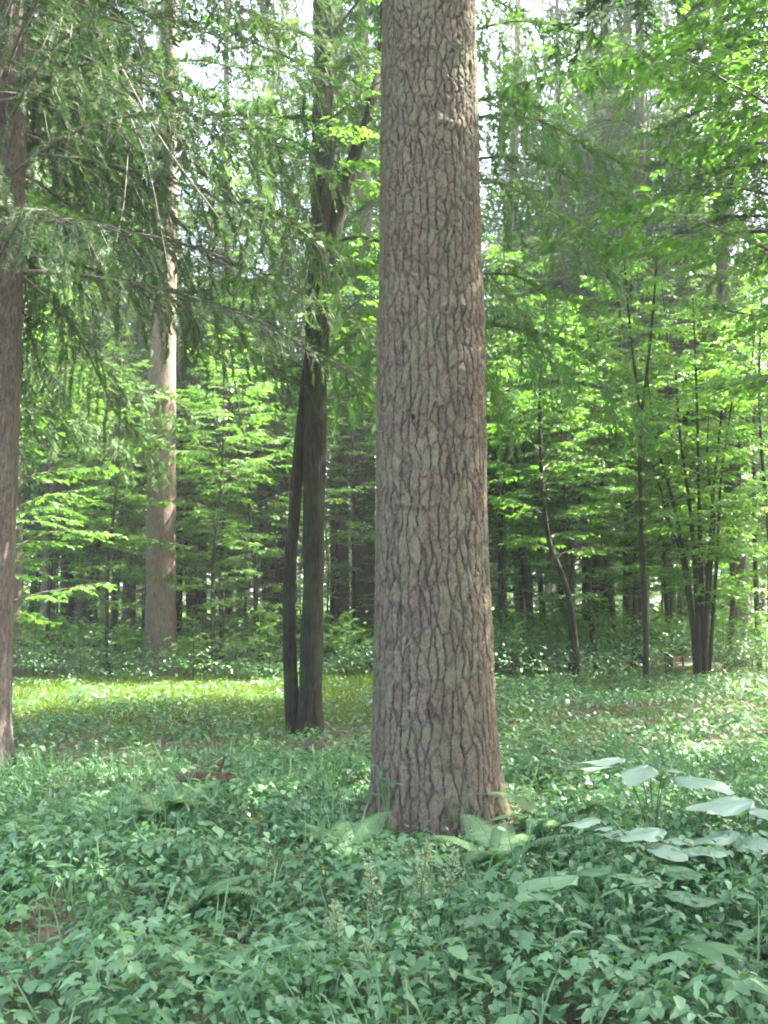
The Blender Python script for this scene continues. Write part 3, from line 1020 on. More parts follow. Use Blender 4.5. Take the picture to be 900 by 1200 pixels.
# G, H ...: straight stems of the wood behind
STEMS = [
    ('pine_tree', 'broad grey stem in the wood between the dark double stem and the great pine', 32, [(398, 745, 24), (398, 640, 22), (397, 480, 20), (396, 250, 17), (395, 0, 14)], 'bark_grey'),
    ('pine_tree', 'grey-brown stem half hidden behind the great pine on its left side', 28, [(428, 750, 27), (428, 640, 25), (427, 480, 23), (425, 250, 20), (424, -20, 17)], 'bark_grey'),
    ('young_tree', 'thin dark stem beside the foot of the dark double-stemmed tree', 26, [(331, 752, 9), (332, 640, 7), (336, 520, 6), (338, 380, 4)], 'bark_dark'),
    ('spruce_tree', 'narrow dark stem nearest the left-edge trunks in the shaded wood', 34, [(45, 770, 11), (46, 650, 10), (46, 500, 9), (47, 300, 8), (48, 0, 6)], 'bark_dark'),
    ('spruce_tree', 'thickest dark stem in the shaded wood left of the sunlit pine', 29, [(79, 778, 18), (79, 660, 16), (78, 500, 15), (78, 300, 13), (77, 0, 10)], 'bark_dark'),
    ('spruce_tree', 'mid-grey stem directly right of the thickest shaded stem', 33, [(97, 770, 12), (97, 660, 11), (98, 480, 10), (98, 250, 9), (99, 0, 7)], 'bark_grey'),
    ('young_tree', 'thin leaning dark stem nearest the sunlit pine on its left', 27, [(131, 778, 7), (135, 720, 6), (139, 660, 6), (143, 560, 5), (146, 420, 4)], 'bark_dark'),
    ('young_tree', 'slim upright stem between the shaded trunks left of the sunlit pine', 28, [(108, 778, 6), (111, 720, 5), (115, 650, 5), (117, 520, 4), (118, 380, 3)], 'bark_dark'),
    ('pine_tree', 'pale brown stem far back left of the sunlit pine', 40, [(122, 760, 11), (122, 650, 10), (122, 480, 9), (122, 250, 8), (122, 0, 6)], 'bark_orange'),
    ('spruce_tree', 'dim stem far back between the sunlit pine and the double stem', 36, [(268, 752, 11), (268, 640, 10), (267, 480, 9), (266, 250, 8), (265, 0, 6)], 'bark_grey'),
    ('young_tree', 'very thin stem right of the sunlit pine in the dim wood', 30, [(251, 752, 5), (251, 680, 4), (252, 600, 4), (253, 480, 3)], 'bark_dark'),
    ('young_tree', 'thin pale stem standing in the dim wood right of the forked stem', 33, [(226, 750, 6), (226, 640, 5), (225, 500, 5), (224, 360, 4)], 'bark_grey'),
    ('spruce_tree', 'dark leaning stem just right of the great pine in the shade', 24, [(625, 765, 10), (621, 720, 9), (614, 660, 8), (606, 600, 7), (600, 480, 6)], 'bark_dark'),
    ('spruce_tree', 'stout dark stem in the wood behind the curved sapling', 33, [(711, 758, 17), (711, 690, 16), (711, 560, 15), (710, 300, 13), (709, 0, 10)], 'bark_dark'),
    ('spruce_tree', 'stout dark stem right behind the slender straight sapling, paired with a grey one', 30, [(737, 762, 15), (737, 690, 14), (737, 560, 13), (736, 300, 12), (735, 0, 9)], 'bark_dark'),
    ('pine_tree', 'broad grey stem touching the slender straight sapling', 27, [(753, 764, 17), (753, 690, 16), (752, 600, 15), (751, 380, 13), (750, 0, 11)], 'bark_grey'),
    ('pine_tree', 'grey stem between the slender sapling and the many-stemmed bush', 31, [(801, 758, 17), (801, 680, 15), (800, 540, 14), (799, 300, 12), (798, 0, 10)], 'bark_grey'),
    ('spruce_tree', 'tall brown-grey stem right of the many-stemmed hazel bush', 25, [(868, 756, 24), (867, 680, 21), (860, 580, 20), (853, 500, 19), (849, 430, 17), (846, 250, 15), (843, 0, 12)], 'bark_grey'),
    ('young_tree', 'thin dark stem between the tall brown-grey stem and the frame edge', 23, [(889, 762, 7), (886, 690, 6), (884, 620, 5), (884, 500, 4)], 'bark_dark'),
    ('pine_tree', 'pale stem seen low between the great pine and the curved sapling', 44, [(655, 748, 9), (655, 660, 8), (655, 500, 8), (654, 300, 7), (653, 0, 5)], 'bark_grey'),
    ('spruce_tree', 'slim stem in the dim gap next to the curved sapling', 38, [(693, 750, 9), (693, 660, 8), (692, 500, 8), (691, 300, 7), (690, 0, 5)], 'bark_dark'),
    ('pine_tree', 'reddish-brown stem showing high up beside the right side of the great pine', 35, [(588, 752, 13), (588, 640, 12), (588, 480, 11), (600, 250, 10), (608, 0, 8)], 'bark_orange'),
]
STEM_TREES = []
for i, (nm, lb, d, pix, bm) in enumerate(STEMS):
    tt = stem_tree(nm, lb, 'tree', d, pix, M[bm], n=10, k=40, seed=50 + i, extend=(7 if pix[-1][1] <= 0 else 1.5), group='stems of the wood behind the clearing')
    STEM_TREES.append((tt[0], tt[1], tt[2], pix[-1][1] <= 0))

# the slender straight sapling, the curved sapling, the many-stemmed hazel
t, p, b = stem_tree('young_maple', 'slender straight sapling with a fork at its top, left of the hazel bush', 'tree', 17.5,
                    [(757, 790, 7), (756, 720, 6), (752, 640, 5.5), (750, 560, 5), (750, 490, 5), (747, 460, 3.5), (738, 380, 3), (730, 290, 2)], M['bark_dark'], n=10, k=60,
                    forks=[[(750, 490, 5), (755, 462, 4), (764, 380, 3), (770, 300, 2)]])
crown_on(t, b, p, 41, 2.6, 2.0, 26, .09, M['leaf_hazel'], stem_r=.05)
t, p, b = stem_tree('young_tree', 'dark curved sapling leaning left over the herbs, right of the great pine', 'tree', 19.0,
                    [(677, 785, 9), (673, 745, 8), (667, 700, 7), (655, 665, 6.5), (645, 640, 6), (638, 600, 6), (634, 540, 5), (633, 470, 4), (636, 380, 3)], M['bark_dark'], n=10, k=60)
crown_on(t, b, p, 42, 2.3, 2.3, 30, .09, M['leaf_hazel'], stem_r=.06)


def build_hazel():
    d = 18.0
    c = pt(822, 762, d)
    base = base_at(c[0], d)
    t = thing('hazel_bush', 'many-stemmed hazel bush with dark stems fanning up from one foot', 'bush', base)
    fans = [[(816, 775, 9), (808, 690, 7), (796, 620, 6), (784, 570, 5), (770, 520, 4), (758, 440, 3)],
            [(819, 775, 10), (816, 690, 8), (811, 620, 7), (804, 560, 5), (796, 500, 4), (790, 400, 3)],
            [(822, 775, 11), (822, 690, 9), (820, 610, 7), (818, 530, 5), (816, 450, 4), (812, 350, 3)],
            [(825, 775, 9), (829, 690, 7), (833, 620, 5), (838, 560, 4), (846, 480, 3)],
            [(828, 775, 8), (838, 690, 6), (842, 620, 5), (845, 560, 4), (858, 470, 3)],
            [(820, 775, 7), (800, 660, 5), (785, 615, 4), (776, 580, 3), (765, 545, 2)],
            [(824, 775, 7), (833, 670, 5), (837, 610, 4), (829, 540, 3), (832, 460, 2)]]
    rng = np.random.default_rng(5)
    gs = Geo()
    for k, fan in enumerate(fans):
        dd = d + rng.uniform(-.25, .25)
        path = [pt(x, y, dd + rng.uniform(-.15, .15) * i) for i, (x, y, w) in enumerate(fan)]
        path[0][2] = base[2] - .05
        rad = [px_size(w, y, d) / 2 * .72 for x, y, w in fan]
        v, f = plain_trunk(path, rad, 8, 40, .05, 60 + k)
        link('stem', make_mesh('stem', v - base, f, [M['bark_dark']], True, {'plate': np.ones(len(v)), 'tone': np.full(len(v), .5)}), t)
        sp, limbs, g = broadleaf(70 + k, path[-1][2], 1.5, 1.5, 12, .095, LEAF6, .03, stem_path=np.array(path), az_pref=(math.atan2(path[-1][1] - base[1], path[-1][0] - base[0]), .75))
        gs.v += g.v
        gs.f += [x + gs.n for x in g.f]
        gs.t += g.t
        gs.m += g.m
        gs.n += g.n
        limb_objects(limbs, M['twig'], t, base, 4, .9)
    link('crown', gs.mesh('crown', [M['leaf_hazel'], M['twig']], origin=base), t)


build_hazel()

# ------------------------------------------------------------------ tree kinds that are repeated
def broad_kind(seed, H, cb, R, nbr, leaf_len, mat, shape=LEAF6, stem_r=.06, bark='bark_dark', dens=1.0, nlimb=8, lean=0.0):
    sp, limbs, g = broadleaf(seed, H, cb, R, nbr, leaf_len, shape, stem_r, dens=dens, lean=lean)
    v, f = plain_trunk(sp, np.linspace(stem_r, .01, len(sp)), 9, 40, .05, seed, .3)
    tr = make_mesh('trunk', v - [0, 0, .08], f, [M[bark]], True, {'plate': np.ones(len(v)), 'tone': np.full(len(v), .5)})
    parts = [('trunk', tr)]
    limbs = sorted(limbs, key=lambda a: -a[1][0])
    for p, r in limbs[:nlimb]:
        lv, lf = tube(p, r, 5)
        parts.append(('limb', make_mesh('limb', lv, lf, [M['twig']])))
    for p, r in limbs[nlimb:]:
        lv, lf = tube(p, r, 4)
        g.add(lv, lf, .5, 1)
    parts.append(('crown', g.mesh('crown', [mat, M['twig']])))
    return parts


def spruce_kind(seed, H, cb, R, nwh, hang, r0, bark='bark_spruce', mat='needle', per=5, dens=1.0, bsize=(.22, .32)):
    g, limbs = spruce_crown(seed, H, cb, R, nwh, hang, per, dens, bsize=bsize)
    path = [(0, 0, -.15), (0, 0, H * .3), (.05, 0, H * .6), (.05, .05, H)]
    v, f = plain_trunk(path, [r0, r0 * .78, r0 * .45, .02], 14, 60, .05, seed, .3)
    tr = make_mesh('trunk', v, f, [M[bark]], True, {'plate': np.ones(len(v)), 'tone': np.full(len(v), .5)})
    return [('trunk', tr), ('crown', g.mesh('crown', [M[mat], M['twig']]))]


def place(kind, name, label, cat, x, y, rz, scale, group):
    t = thing(name, label, cat, base_at(x, y), rz, group, scale)
    for pn, me in kind:
        link(pn, me, t)
    return t


U0 = broad_kind(101, 9.0, 1.5, 2.5, 34, .095, M['leaf_hazel'])
U1 = broad_kind(102, 6.5, .9, 2.1, 28, .09, M['leaf_hazel'], lean=.10)
U2 = broad_kind(103, 12.0, 3.2, 2.9, 36, .10, M['leaf_hazel'], stem_r=.09)
U3 = broad_kind(104, 15.0, 3.0, 3.6, 44, .16, M['leaf_far'], LEAF2, stem_r=.14, dens=.8, nlimb=5)
U4 = broad_kind(105, 4.2, .3, 1.7, 22, .085, M['leaf_hazel'], stem_r=.03, nlimb=4)
MAP = broad_kind(106, 15.0, 3.9, 4.6, 40, .11, M['leaf_maple'], LEAF6, stem_r=.16, dens=.95)
S0 = spruce_kind(111, 27, 5.5, 3.3, 30, .9, .24)
S1 = spruce_kind(112, 23, 3.5, 2.9, 28, .8, .20)
S2 = spruce_kind(113, 26, 8.0, 3.0, 24, .8, .22)


for i, (tt, pth, bb, tall) in enumerate(STEM_TREES):
    me = (S2 if tt.name.startswith('pine') else [S0, S1][i % 2])[-1][1] if tall else U2[-1][1]
    c = link('crown', me, tt, (pth[-2][0] - bb[0], 0, 0))
    c.rotation_euler = (0, 0, i * 1.7)
    s = .85 + .1 * (i % 3)
    c.scale = (s, s, s) if tall else (.7, .7, .75)


def xat(px, d):
    return pt(px, 745, d)[0]


rr = random.Random(4)
UNDER = [  # px, d, kind, scale, label
    (6, 16.5, U1, 1.3, 'light green leafy young tree right beside the left-edge trunks'),
    (128, 25, U0, 1.0, 'leafy young tree standing in front of the shaded stems left of the sunlit pine'),
    (30, 28, U2, 1.0, 'tall leafy tree behind the left-edge trunks'),
    (262, 25, U0, 1.05, 'leafy young tree filling the gap between sunlit pine and double stem'),
    (318, 29, U2, 1.0, 'tall leafy tree behind the thin stem beside the double-stemmed tree'),
    (225, 31, U2, .95, 'tall leafy tree behind the thin forked stem'),
    (412, 24.5, U0, 1.0, 'sunlit leafy young tree between the double stem and the great pine'),
    (455, 27, U2, 1.0, 'leafy tree mostly hidden behind the great pine'),
    (592, 23.5, U0, 1.12, 'sunlit yellow-green young tree directly right of the great pine'),
    (640, 26, U2, 1.0, 'tall leafy tree behind the curved sapling'),
    (700, 22, U1, 1.25, 'low spreading leafy tree between the curved and the straight sapling'),
    (725, 28, U2, 1.05, 'tall leafy tree behind the slender straight sapling'),
    (785, 23, U0, 1.1, 'leafy young tree just left behind the hazel bush'),
    (845, 28, U2, 1.0, 'tall leafy tree behind the hazel bush'),
    (905, 20, U0, 1.0, 'leafy young tree cut by the right edge of the photo'),
    (560, 31, U2, 1.1, 'tall leafy tree behind the right flank of the great pine'),
    (890, 32, U2, 1.1, 'tall leafy tree at the far right behind the tall brown-grey stem'),
    (55, 22.5, U0, 1.0, 'leafy young tree right behind the pale left-edge stem'),
    (252, 21, U0, .85, 'sunlit young tree nearest the clearing, right of the sunlit pine'),
    (128, 21.5, U0, .8, 'sunlit young tree nearest the clearing, left of the sunlit pine'),
    (308, 22.5, U1, 1.15, 'low leafy tree at the clearing edge, left of the double stem'),
    (105, 30, U0, 1.2, 'leafy tree half hidden by the thickest shaded stem'),
    (230, 27.5, U1, 1.4, 'low leafy tree right at the side of the sunlit pine'),
    (290, 32, U0, 1.25, 'leafy tree in the dim gap left of the double stem'),
    (345, 26, U0, 1.1, 'leafy young tree straight behind the double stem'),
    (385, 31, U2, .95, 'tall leafy tree behind the broad grey stem'),
    (575, 25, U1, 1.35, 'low bright leafy tree at the right flank of the great pine'),
    (612, 29, U0, 1.25, 'leafy tree behind the sunlit yellow-green young tree'),
    (668, 21.5, U0, .95, 'leafy young tree over the curved sapling'),
    (690, 31, U0, 1.3, 'leafy tree behind the low spreading tree'),
    (742, 24, U0, 1.15, 'leafy young tree over the paired dark and grey stems'),
    (815, 26, U0, 1.2, 'leafy young tree straight behind the hazel stems'),
    (850, 22, U1, 1.3, 'low leafy tree right beside the hazel bush'),
    (870, 30, U0, 1.3, 'leafy tree behind the tall brown-grey stem'),
    (620, 35, U3, .9, 'broad tree farther back right of the great pine'),
    (740, 36, U3, .95, 'broad tree farther back behind the straight sapling'),
    (860, 37, U3, .95, 'broad tree farther back at the right'),
    (280, 40, U3, 1.0, 'broad tree farther back right of the sunlit pine'),
    (20, 36, U3, .95, 'broad tree farther back at the left edge'),
    (170, 35, U3, .9, 'far broad tree behind the sunlit pine'),
    (90, 39, U3, .95, 'far broad tree behind the shaded stems on the left'),
    (360, 36, U3, .95, 'far broad tree behind the dark double stem'),
    (660, 38, U3, 1.0, 'far broad tree behind the pale low stem right of the great pine'),
    (800, 40, U3, 1.0, 'far broad tree behind the hazel and its neighbour stems'),
]
for px, d, kd, s, lb in UNDER:
    place(kd, 'young_tree' if kd in (U0, U1) else 'broadleaf_tree', lb, 'tree', xat(px, d), d, rr.uniform(0, 6.28), s * rr.uniform(.95, 1.05), 'leafy trees round the clearing')

SPR = [
    (55, 27, S1, 1.0, 'spruce behind the left-edge trunks with hanging dark boughs'),
    (150, 33, S0, 1.0, 'tall spruce just left behind the sunlit pine'),
    (315, 37, S0, 1.05, 'tall spruce far behind the double-stemmed tree on its left'),
    (500, 34, S0, 1.0, 'spruce hidden behind the great pine with boughs showing on both sides'),
    (668, 33, S1, 1.05, 'dark spruce high above the curved sapling'),
    (975, 17.5, S2, 1.05, 'dark spruce with boughs reaching in at the upper right edge'),
    (610, 40, S0, 1.0, 'far spruce right of the great pine'),
]
for px, d, kd, s, lb in SPR:
    place(kd, 'spruce_tree', lb, 'tree', xat(px, d), d, rr.uniform(0, 6.28), s, 'spruces round the clearing')

for x, y, z in ((-4.35, 10.9, 1.25), (-7.1, 17.0, 1.2)):
    place(S1, 'spruce_tree', f'drooping grey-green spruce {"close" if y < 12 else "farther"} behind the scaly left-edge stem', 'tree', x, y, y, (z, z, 1.95 if y < 12 else 1.5), 'spruces round the clearing')
# a second drooping spruce whose stem stands behind the great pine; a big maple whose branches reach in from the right
tt = place(S1, 'spruce_tree', 'nearer spruce whose stem is hidden by the great pine, light boughs beside its top', 'tree', .95, 14.5, 1.0, (1.0, 1.0, 1.6), 'spruces round the clearing')
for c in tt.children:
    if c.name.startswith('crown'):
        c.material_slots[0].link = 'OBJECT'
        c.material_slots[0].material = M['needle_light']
place(MAP, 'maple_tree', 'large maple reaching broad green sprays over the upper right of the clearing', 'tree', 5.6, 11.0, 2.2, 1.0, 'tall trees at the edge of the clearing')
place(MAP, 'maple_tree', 'maple with dense green sprays behind the upper right boughs', 'tree', 7.6, 15.5, 4.0, (1.0, 1.0, 1.08), 'tall trees at the edge of the clearing')
for k, (x, y) in enumerate([(7.2, 6.2), (6.0, 1.8), (10.5, 4.2)]):  # unseen maples, added for the shade they cast on the foreground
    place(MAP, 'maple_tree', 'broad maple added out of view on the right to shade the foreground', 'tree', x, y, 1.1 * k, (1.05, 1.05, 1.1), 'added maples beyond the right side of the clearing')
for px, d, sc, lb in ((505, 33, 1.3, 'tall maple hidden behind the great pine, sprays showing on both sides'), 
                      (790, 30, 1.3, 'tall maple high above the hazel bush'), (322, 29, 1.15, 'tall maple behind the dark double stem'), (705, 34, 1.4, 'far tall maple above the straight sapling'),
                      (225, 33, 1.2, 'far tall maple behind the forked stem'),
                      (110, 31, 1.15, 'far tall maple behind the drooping boughs')):
    place(MAP, 'maple_tree', lb, 'tree', xat(px, d), d, px * .37, sc, 'tall maples of the wood')
# spruces added out of view on the right to shade the foreground
for k, (x, y, kd, s) in enumerate([(9.5, 5.0, S0, .9), (13, 10, S1, 1.0), (12, 1.5, S0, 1.0), (18, 6, S0, 1.0), (4.9, 7.6, S2, 1.0)]):
    place(kd, 'spruce_tree', 'tall spruce added out of view on the right to shade the foreground', 'tree', x, y, k * 1.3, s, 'added spruces beyond the right side of the clearing')

# the deep wood, receding
rngb = np.random.default_rng(21)
placed = []
wood = []
tries = 0
while len(placed) < 64 and tries < 6000:
    tries += 1
    d = 34 + 52 * rngb.random() ** .8
    px = rngb.uniform(-140, 1040)
    x = xat(px, d)
    if any((x - a) ** 2 + (d - b) ** 2 < 6.2 for a, b in placed):
        continue
    placed.append((x, d))
    u = rngb.random()
    deep = d > 58
    if u < .42:
        kd, nm, kw = [S0, S1, S2][rngb.integers(3)], 'spruce_tree', 'dark spruce'
    else:
        kd, nm, kw = [U3, U3, U2][rngb.integers(3)], 'broadleaf_tree', 'leafy tree'
    wood.append((x / d, x, d, kd, nm, f'{kw} of the {"deepest" if deep else "middle"} wood', rngb.uniform(0, 6.28), rngb.uniform(.85, 1.1)))
tally = {}
for q, x, d, kd, nm, kw, rz, sc in sorted(wood, key=lambda a: a[0]):
    tally[kw] = tally.get(kw, 0) + 1
    n = tally[kw]
    word = f'{n}{"th" if 10 < n % 100 < 14 else {1: "st", 2: "nd", 3: "rd"}.get(n % 10, "th")}'
    place(kd, nm, f'{kw}, {word} from the left among those receding stems', 'tree', x, d, rz, sc, kw.replace('tree', 'trees').replace('spruce', 'spruces'))

# low bushes at the foot of the wood
BUSH = [(30, 24, 'bushy sapling at the foot of the left-edge stems'), (150, 27, 'bushy sapling left of the sunlit pine foot'), (240, 25.5, 'bushy sapling right of the sunlit pine foot'), (300, 27, 'bushy sapling between sunlit pine and double stem'),
        (400, 25, 'bushy sapling right behind the double stem'), (590, 27, 'bushy sapling beside the right foot of the great pine'), (650, 29, 'bushy sapling behind the curved sapling foot'),
        (720, 26, 'bushy sapling in front of the stout dark stems'), (800, 25, 'bushy sapling left of the hazel foot'), (880, 24, 'bushy sapling right of the hazel foot'), (835, 30, 'bushy sapling behind the hazel foot'), (70, 31, 'bushy sapling in the shade behind the clearing')]
BUSH += [(px, d, f'bushy growth {w}, in deep shade') for px, d, w in (
    (55, 36, 'left of the thickest shaded stem'), (108, 34, 'between the shaded stems'), (140, 40, 'far behind the leaning dark stem'), (190, 33, 'straight behind the sunlit pine'), (222, 36, 'behind the forked stem'),
    (260, 33, 'at the dim stem right of the sunlit pine'), (285, 38, 'far back in the gap'), (318, 34, 'by the thin stem'), (350, 38, 'behind the double stem foot'), (385, 34, 'at the broad grey stem'), (415, 40, 'far back beside the great pine'),
    (570, 35, 'at the reddish-brown stem'), (610, 33, 'behind the dark leaning stem'), (640, 38, 'far back by the pale low stem'), (680, 33, 'at the slim stem by the curved sapling'), (700, 40, 'behind the stout dark stem'), (745, 35, 'behind the paired stems'),
    (775, 31, 'between straight sapling and hazel'), (815, 37, 'far behind the hazel'), (855, 34, 'at the tall brown-grey stem'), (895, 36, 'at the far right edge'), (165, 29.5, 'close left of the sunlit pine'), (760, 42, 'far behind the grey stem'), (20, 42, 'far behind the left-edge stems'))]
BUSH += [(px, d, f'low sunlit shrub {w}') for px, d, w in (
    (40, 19.6, 'at the clearing edge by the pale left stem'), (95, 19.8, 'at the clearing edge below the shaded stems'), (145, 20.0, 'left of the sunlit pine foot'), (228, 19.6, 'right of the sunlit pine foot'), (275, 19.9, 'in the middle of the back edge of the clearing'), (315, 19.4, 'left of the double stem at the back'),
    (405, 19.6, 'right of the double stem at the back'), (600, 20, 'near the great pine on the right side'), (640, 22.5, 'left of the curved sapling foot'), (715, 21, 'between the two saplings'), (780, 20.5, 'left of the hazel foot at the front'), (850, 20, 'right of the hazel foot at the front'), (895, 18.5, 'at the right edge of the herbs'))]
for px, d, lb in BUSH:
    place(U4, 'young_tree', lb, 'bush', xat(px, d), d, rr.uniform(0, 6.28), rr.uniform(.55, .95) * (.36 if lb.startswith('low sunlit') else 1.0 if d < 31 else 1.4), 'low bushy saplings at the foot of the wood')


def distant_forest():
    rng = np.random.default_rng(77)
    n = 42000
    a = rng.uniform(-.75, .75, n)
    r = rng.uniform(88, 112, n)
    cl = vnoise(a * 40, r / 5, 3)
    z = rng.random(n) ** 1.1 * (10 + 9 * vnoise(a * 26, a * 0, 4)) * (.5 + .7 * cl)
    pos = np.stack([np.sin(a) * r, np.cos(a) * r, z + .2], -1)
    dr = rng.normal(0, 1, (n, 3)) * [1, 1, .4]
    nn = rng.normal(0, .6, (n, 3)) + [0, 0, 1]
    g = Geo()
    v, f = stamp(*LEAF2, pos, dr, nn, rng.uniform(.6, 1.2, n))
    g.add(v, f, rep(np.clip(.15 + .6 * cl + rng.normal(0, .12, n), 0, 1), LEAF2[0]))
    o = link('distant_forest', g.mesh('distant_forest', [M['leaf_far']]))
    o['kind'] = 'stuff'
    o['label'] = 'far leafy wood closing the view behind all the stems'
    o['category'] = 'forest'


distant_forest()

# ------------------------------------------------------------------ undergrowth
def scatter(n, y0, y1, rng, power=1.0, spread=.46, margin=.9):
    y = np.sqrt(rng.uniform(y0 ** 2, y1 ** 2, n)) if power == 1 else y0 + (y1 - y0) * rng.random(n) ** power
    x = rng.uniform(-1, 1, n) * (spread * y + margin)
    return x, y


def keep_out(x, y):
    k = np.hypot(x - .385, y - PINE_D) > .56
    k &= np.hypot(x - bF[0], y - bF[1]) > .25
    c = gp(243, 918)
    k &= (np.abs(x - c[0]) > .34) | (y - c[1] > .1) | (y - c[1] < -.30)
    return k


def litter_mask(x, y):
    """Where leaf litter shows: round the double stem and in front of the clearing on the left."""
    m = np.exp(-((x + 2.4) / 1.7) ** 2 - ((y - 9.9) / 1.0) ** 2) + np.exp(-((x + .35) / .6) ** 2 - ((y - 11.6) / 1.0) ** 2) + .8 * np.exp(-((x - .25) / .5) ** 2 - ((y - 6.6) / .35) ** 2)
    return np.clip(m, 0, 1)


def herb_layer(g, rng, x, y, h, nleaf, size, shape, mat, spread=.55, dip=(-.35, .22), stems=True, tint0=None, ntilt=.25, wid=(.85, 1.15)):
    n = len(x)
    z0 = ground_z(x, y)
    tint = rng.uniform(.2, .8, n) if tint0 is None else tint0
    az0 = rng.uniform(0, 6.28, n)
    for k in range(nleaf):
        az = az0 + k * 2.4 + rng.normal(0, .3, n)
        hh = h * (1 - .55 * (k / max(1, nleaf)) * rng.random(n)) * rng.uniform(.8, 1.08, n)
        ro = h * spread * rng.uniform(.2, 1.0, n)
        p = np.stack([x + np.cos(az) * ro, y + np.sin(az) * ro, z0 + hh], -1)
        dp = rng.normal(dip[0], dip[1], n)
        dv = np.stack([np.cos(az) * np.cos(dp), np.sin(az) * np.cos(dp), np.sin(dp)], -1)
        nn = np.stack([rng.normal(0, ntilt, n), rng.normal(0, ntilt, n), np.ones(n)], -1)
        s = size * rng.uniform(.6, 1.25, n)
        v, f = stamp(*shape, p, dv, nn, s, rng.uniform(*wid, n))
        g.add(v, f, rep(np.clip(tint + rng.normal(0, .13, n), 0, 1), shape[0]), mat)
        if stems:
            b = np.stack([x, y, z0], -1)
            w = np.stack([-np.sin(az), np.cos(az), np.zeros(n)], -1) * .0022
            sv = np.stack([b - w, b + w, p], 1).reshape(-1, 3)
            sf = (np.arange(n) * 3)[:, None] + np.array([[0, 1, 2]])
            g.add(sv, sf, .4, mat)


def build_undergrowth():
    rng = np.random.default_rng(99)
    g = Geo()
    # near: mixed herbs and maple seedlings
    x, y = scatter(7800, 2.3, 10.2, rng)
    lm = litter_mask(x, y)
    k = keep_out(x, y) & (rng.random(len(x)) > lm * .8)
    x, y = x[k], y[k]
    hn = .05 + .30 * vnoise(x / .6 + 7, y / .6, 31) ** 1.5 + .14 * rng.random(len(x)) ** 2
    hn *= np.clip(1.08 - .03 * y, .7, 1)
    k = (vnoise(x / .33 + 11, y / .33, 71) > .17) | (rng.random(len(x)) < .25)
    x, y, hn = x[k], y[k], hn[k]
    hn = hn * np.where(np.hypot(x - .385, y - PINE_D) < 1.15, .45, 1.0)
    tn = np.clip(.12 + .75 * vnoise(x / .45, y / .45 + 20, 81) + rng.normal(0, .1, len(x)), 0, 1)
    sp = vnoise(x / 1.1 + 3, y / 1.1 + 50, 41) + rng.normal(0, .16, len(x))
    a = sp > .62
    herb_layer(g, rng, x[a], y[a], hn[a] * 1.05, 5, .076, LOBED, 0, tint0=tn[a])
    b = (sp <= .62) & (sp > .36)
    herb_layer(g, rng, x[b], y[b], hn[b], 8, .052, LEAF6, 0, tint0=tn[b])
    c = sp <= .36
    herb_layer(g, rng, x[c], y[c], hn[c] * .95, 7, .064, LEAF6, 0, tint0=tn[c])
    # narrow-leaved herbs, and taller growth round the large-leaved plants
    x, y = scatter(460, 2.6, 10, rng)
    k = keep_out(x, y) & (vnoise(x / .8 + 3, y / .8 + 9, 91) > .5)
    x, y = x[k], y[k]
    x, y = x[np.hypot(x - .385, y - PINE_D) > 1.2], y[np.hypot(x - .385, y - PINE_D) > 1.2]
    herb_layer(g, rng, x, y, .16 + .26 * rng.random(len(x)), 9, .095, LEAF6, 0, spread=.25, dip=(.25, .35), wid=(.3, .5), ntilt=.5)
    x, y = rng.uniform(1.1, 3.0, 420), rng.uniform(4.6, 7.2, 420)
    herb_layer(g, rng, x, y, .22 + .22 * rng.random(420), 8, .06, LEAF6, 0, tint0=rng.uniform(.3, .9, 420))
    # thin grass among the herbs
    x, y = scatter(700, 2.6, 10, rng)
    xx, yy = np.repeat(x, 6) + rng.normal(0, .03, 4200), np.repeat(y, 6) + rng.normal(0, .03, 4200)
    k = keep_out(xx, yy)
    xx, yy = xx[k], yy[k]
    m = len(xx)
    dv = np.stack([rng.normal(0, .4, m), rng.normal(0, .4, m), np.ones(m)], -1)
    bl = (np.array([(0, -.012, 0), (0, .012, 0), (.5, .012, .03), (.5, -.012, .03), (.8, .008, .10), (.8, -.008, .10), (1, 0, .2)], float),
          np.array([(0, 1, 2), (0, 2, 3), (3, 2, 4), (3, 4, 5), (5, 4, 6)]))
    v, f = stamp(*bl, np.stack([xx, yy, ground_z(xx, yy)], -1), dv, rng.normal(0, 1, (m, 3)), rng.uniform(.18, .42, m))
    g.add(v, f, rep(rng.uniform(.4, 1, m), bl[0]), 0)
    # fine low layer under them
    x, y = scatter(5500, 2.3, 10.5, rng)
    k = keep_out(x, y) & (rng.random(len(x)) > litter_mask(x, y) * .85)
    x, y = x[k], y[k]
    herb_layer(g, rng, x, y, .03 + .11 * rng.random(len(x)), 5, .04, LEAF2, 0, spread=.9, stems=False)
    # middle distance
    x, y = scatter(9500, 9.6, 24, rng)
    band = np.exp(-((y - 16.5) / 3.3) ** 2) * (x < 1.0 + .02 * y) * np.clip((2.5 - x), 0, 1)
    k = keep_out(x, y) & (rng.random(len(x)) > litter_mask(x, y) * .85) & (rng.random(len(x)) > band * .8)
    x, y = x[k], y[k]
    h = .06 + .28 * vnoise(x / 1.2, y / 1.2, 33) ** 1.3 + .1 * rng.random(len(x))
    h *= np.where(x < 0, .8, 1.25) * np.where(y > 18.8, 2.8, 1.0)
    a = y < 14
    herb_layer(g, rng, x[a], y[a], h[a], 7, .072, LEAF6, 0, stems=False)
    herb_layer(g, rng, x[~a], y[~a], h[~a], 7, .085, LEAF2, 0, stems=False)
    # far
    x, y = scatter(12000, 20.5, 62, rng, .8)
    h = .3 + 1.1 * vnoise(x / 2.2, y / 2.2, 35) + .3 * rng.random(len(x))
    herb_layer(g, rng, x, y, h, 6, .2, LEAF2, 1, stems=False)
    o = link('undergrowth', g.mesh('undergrowth', [M['leaf_herb'], M['leaf_far']]))
    o['kind'] = 'stuff'
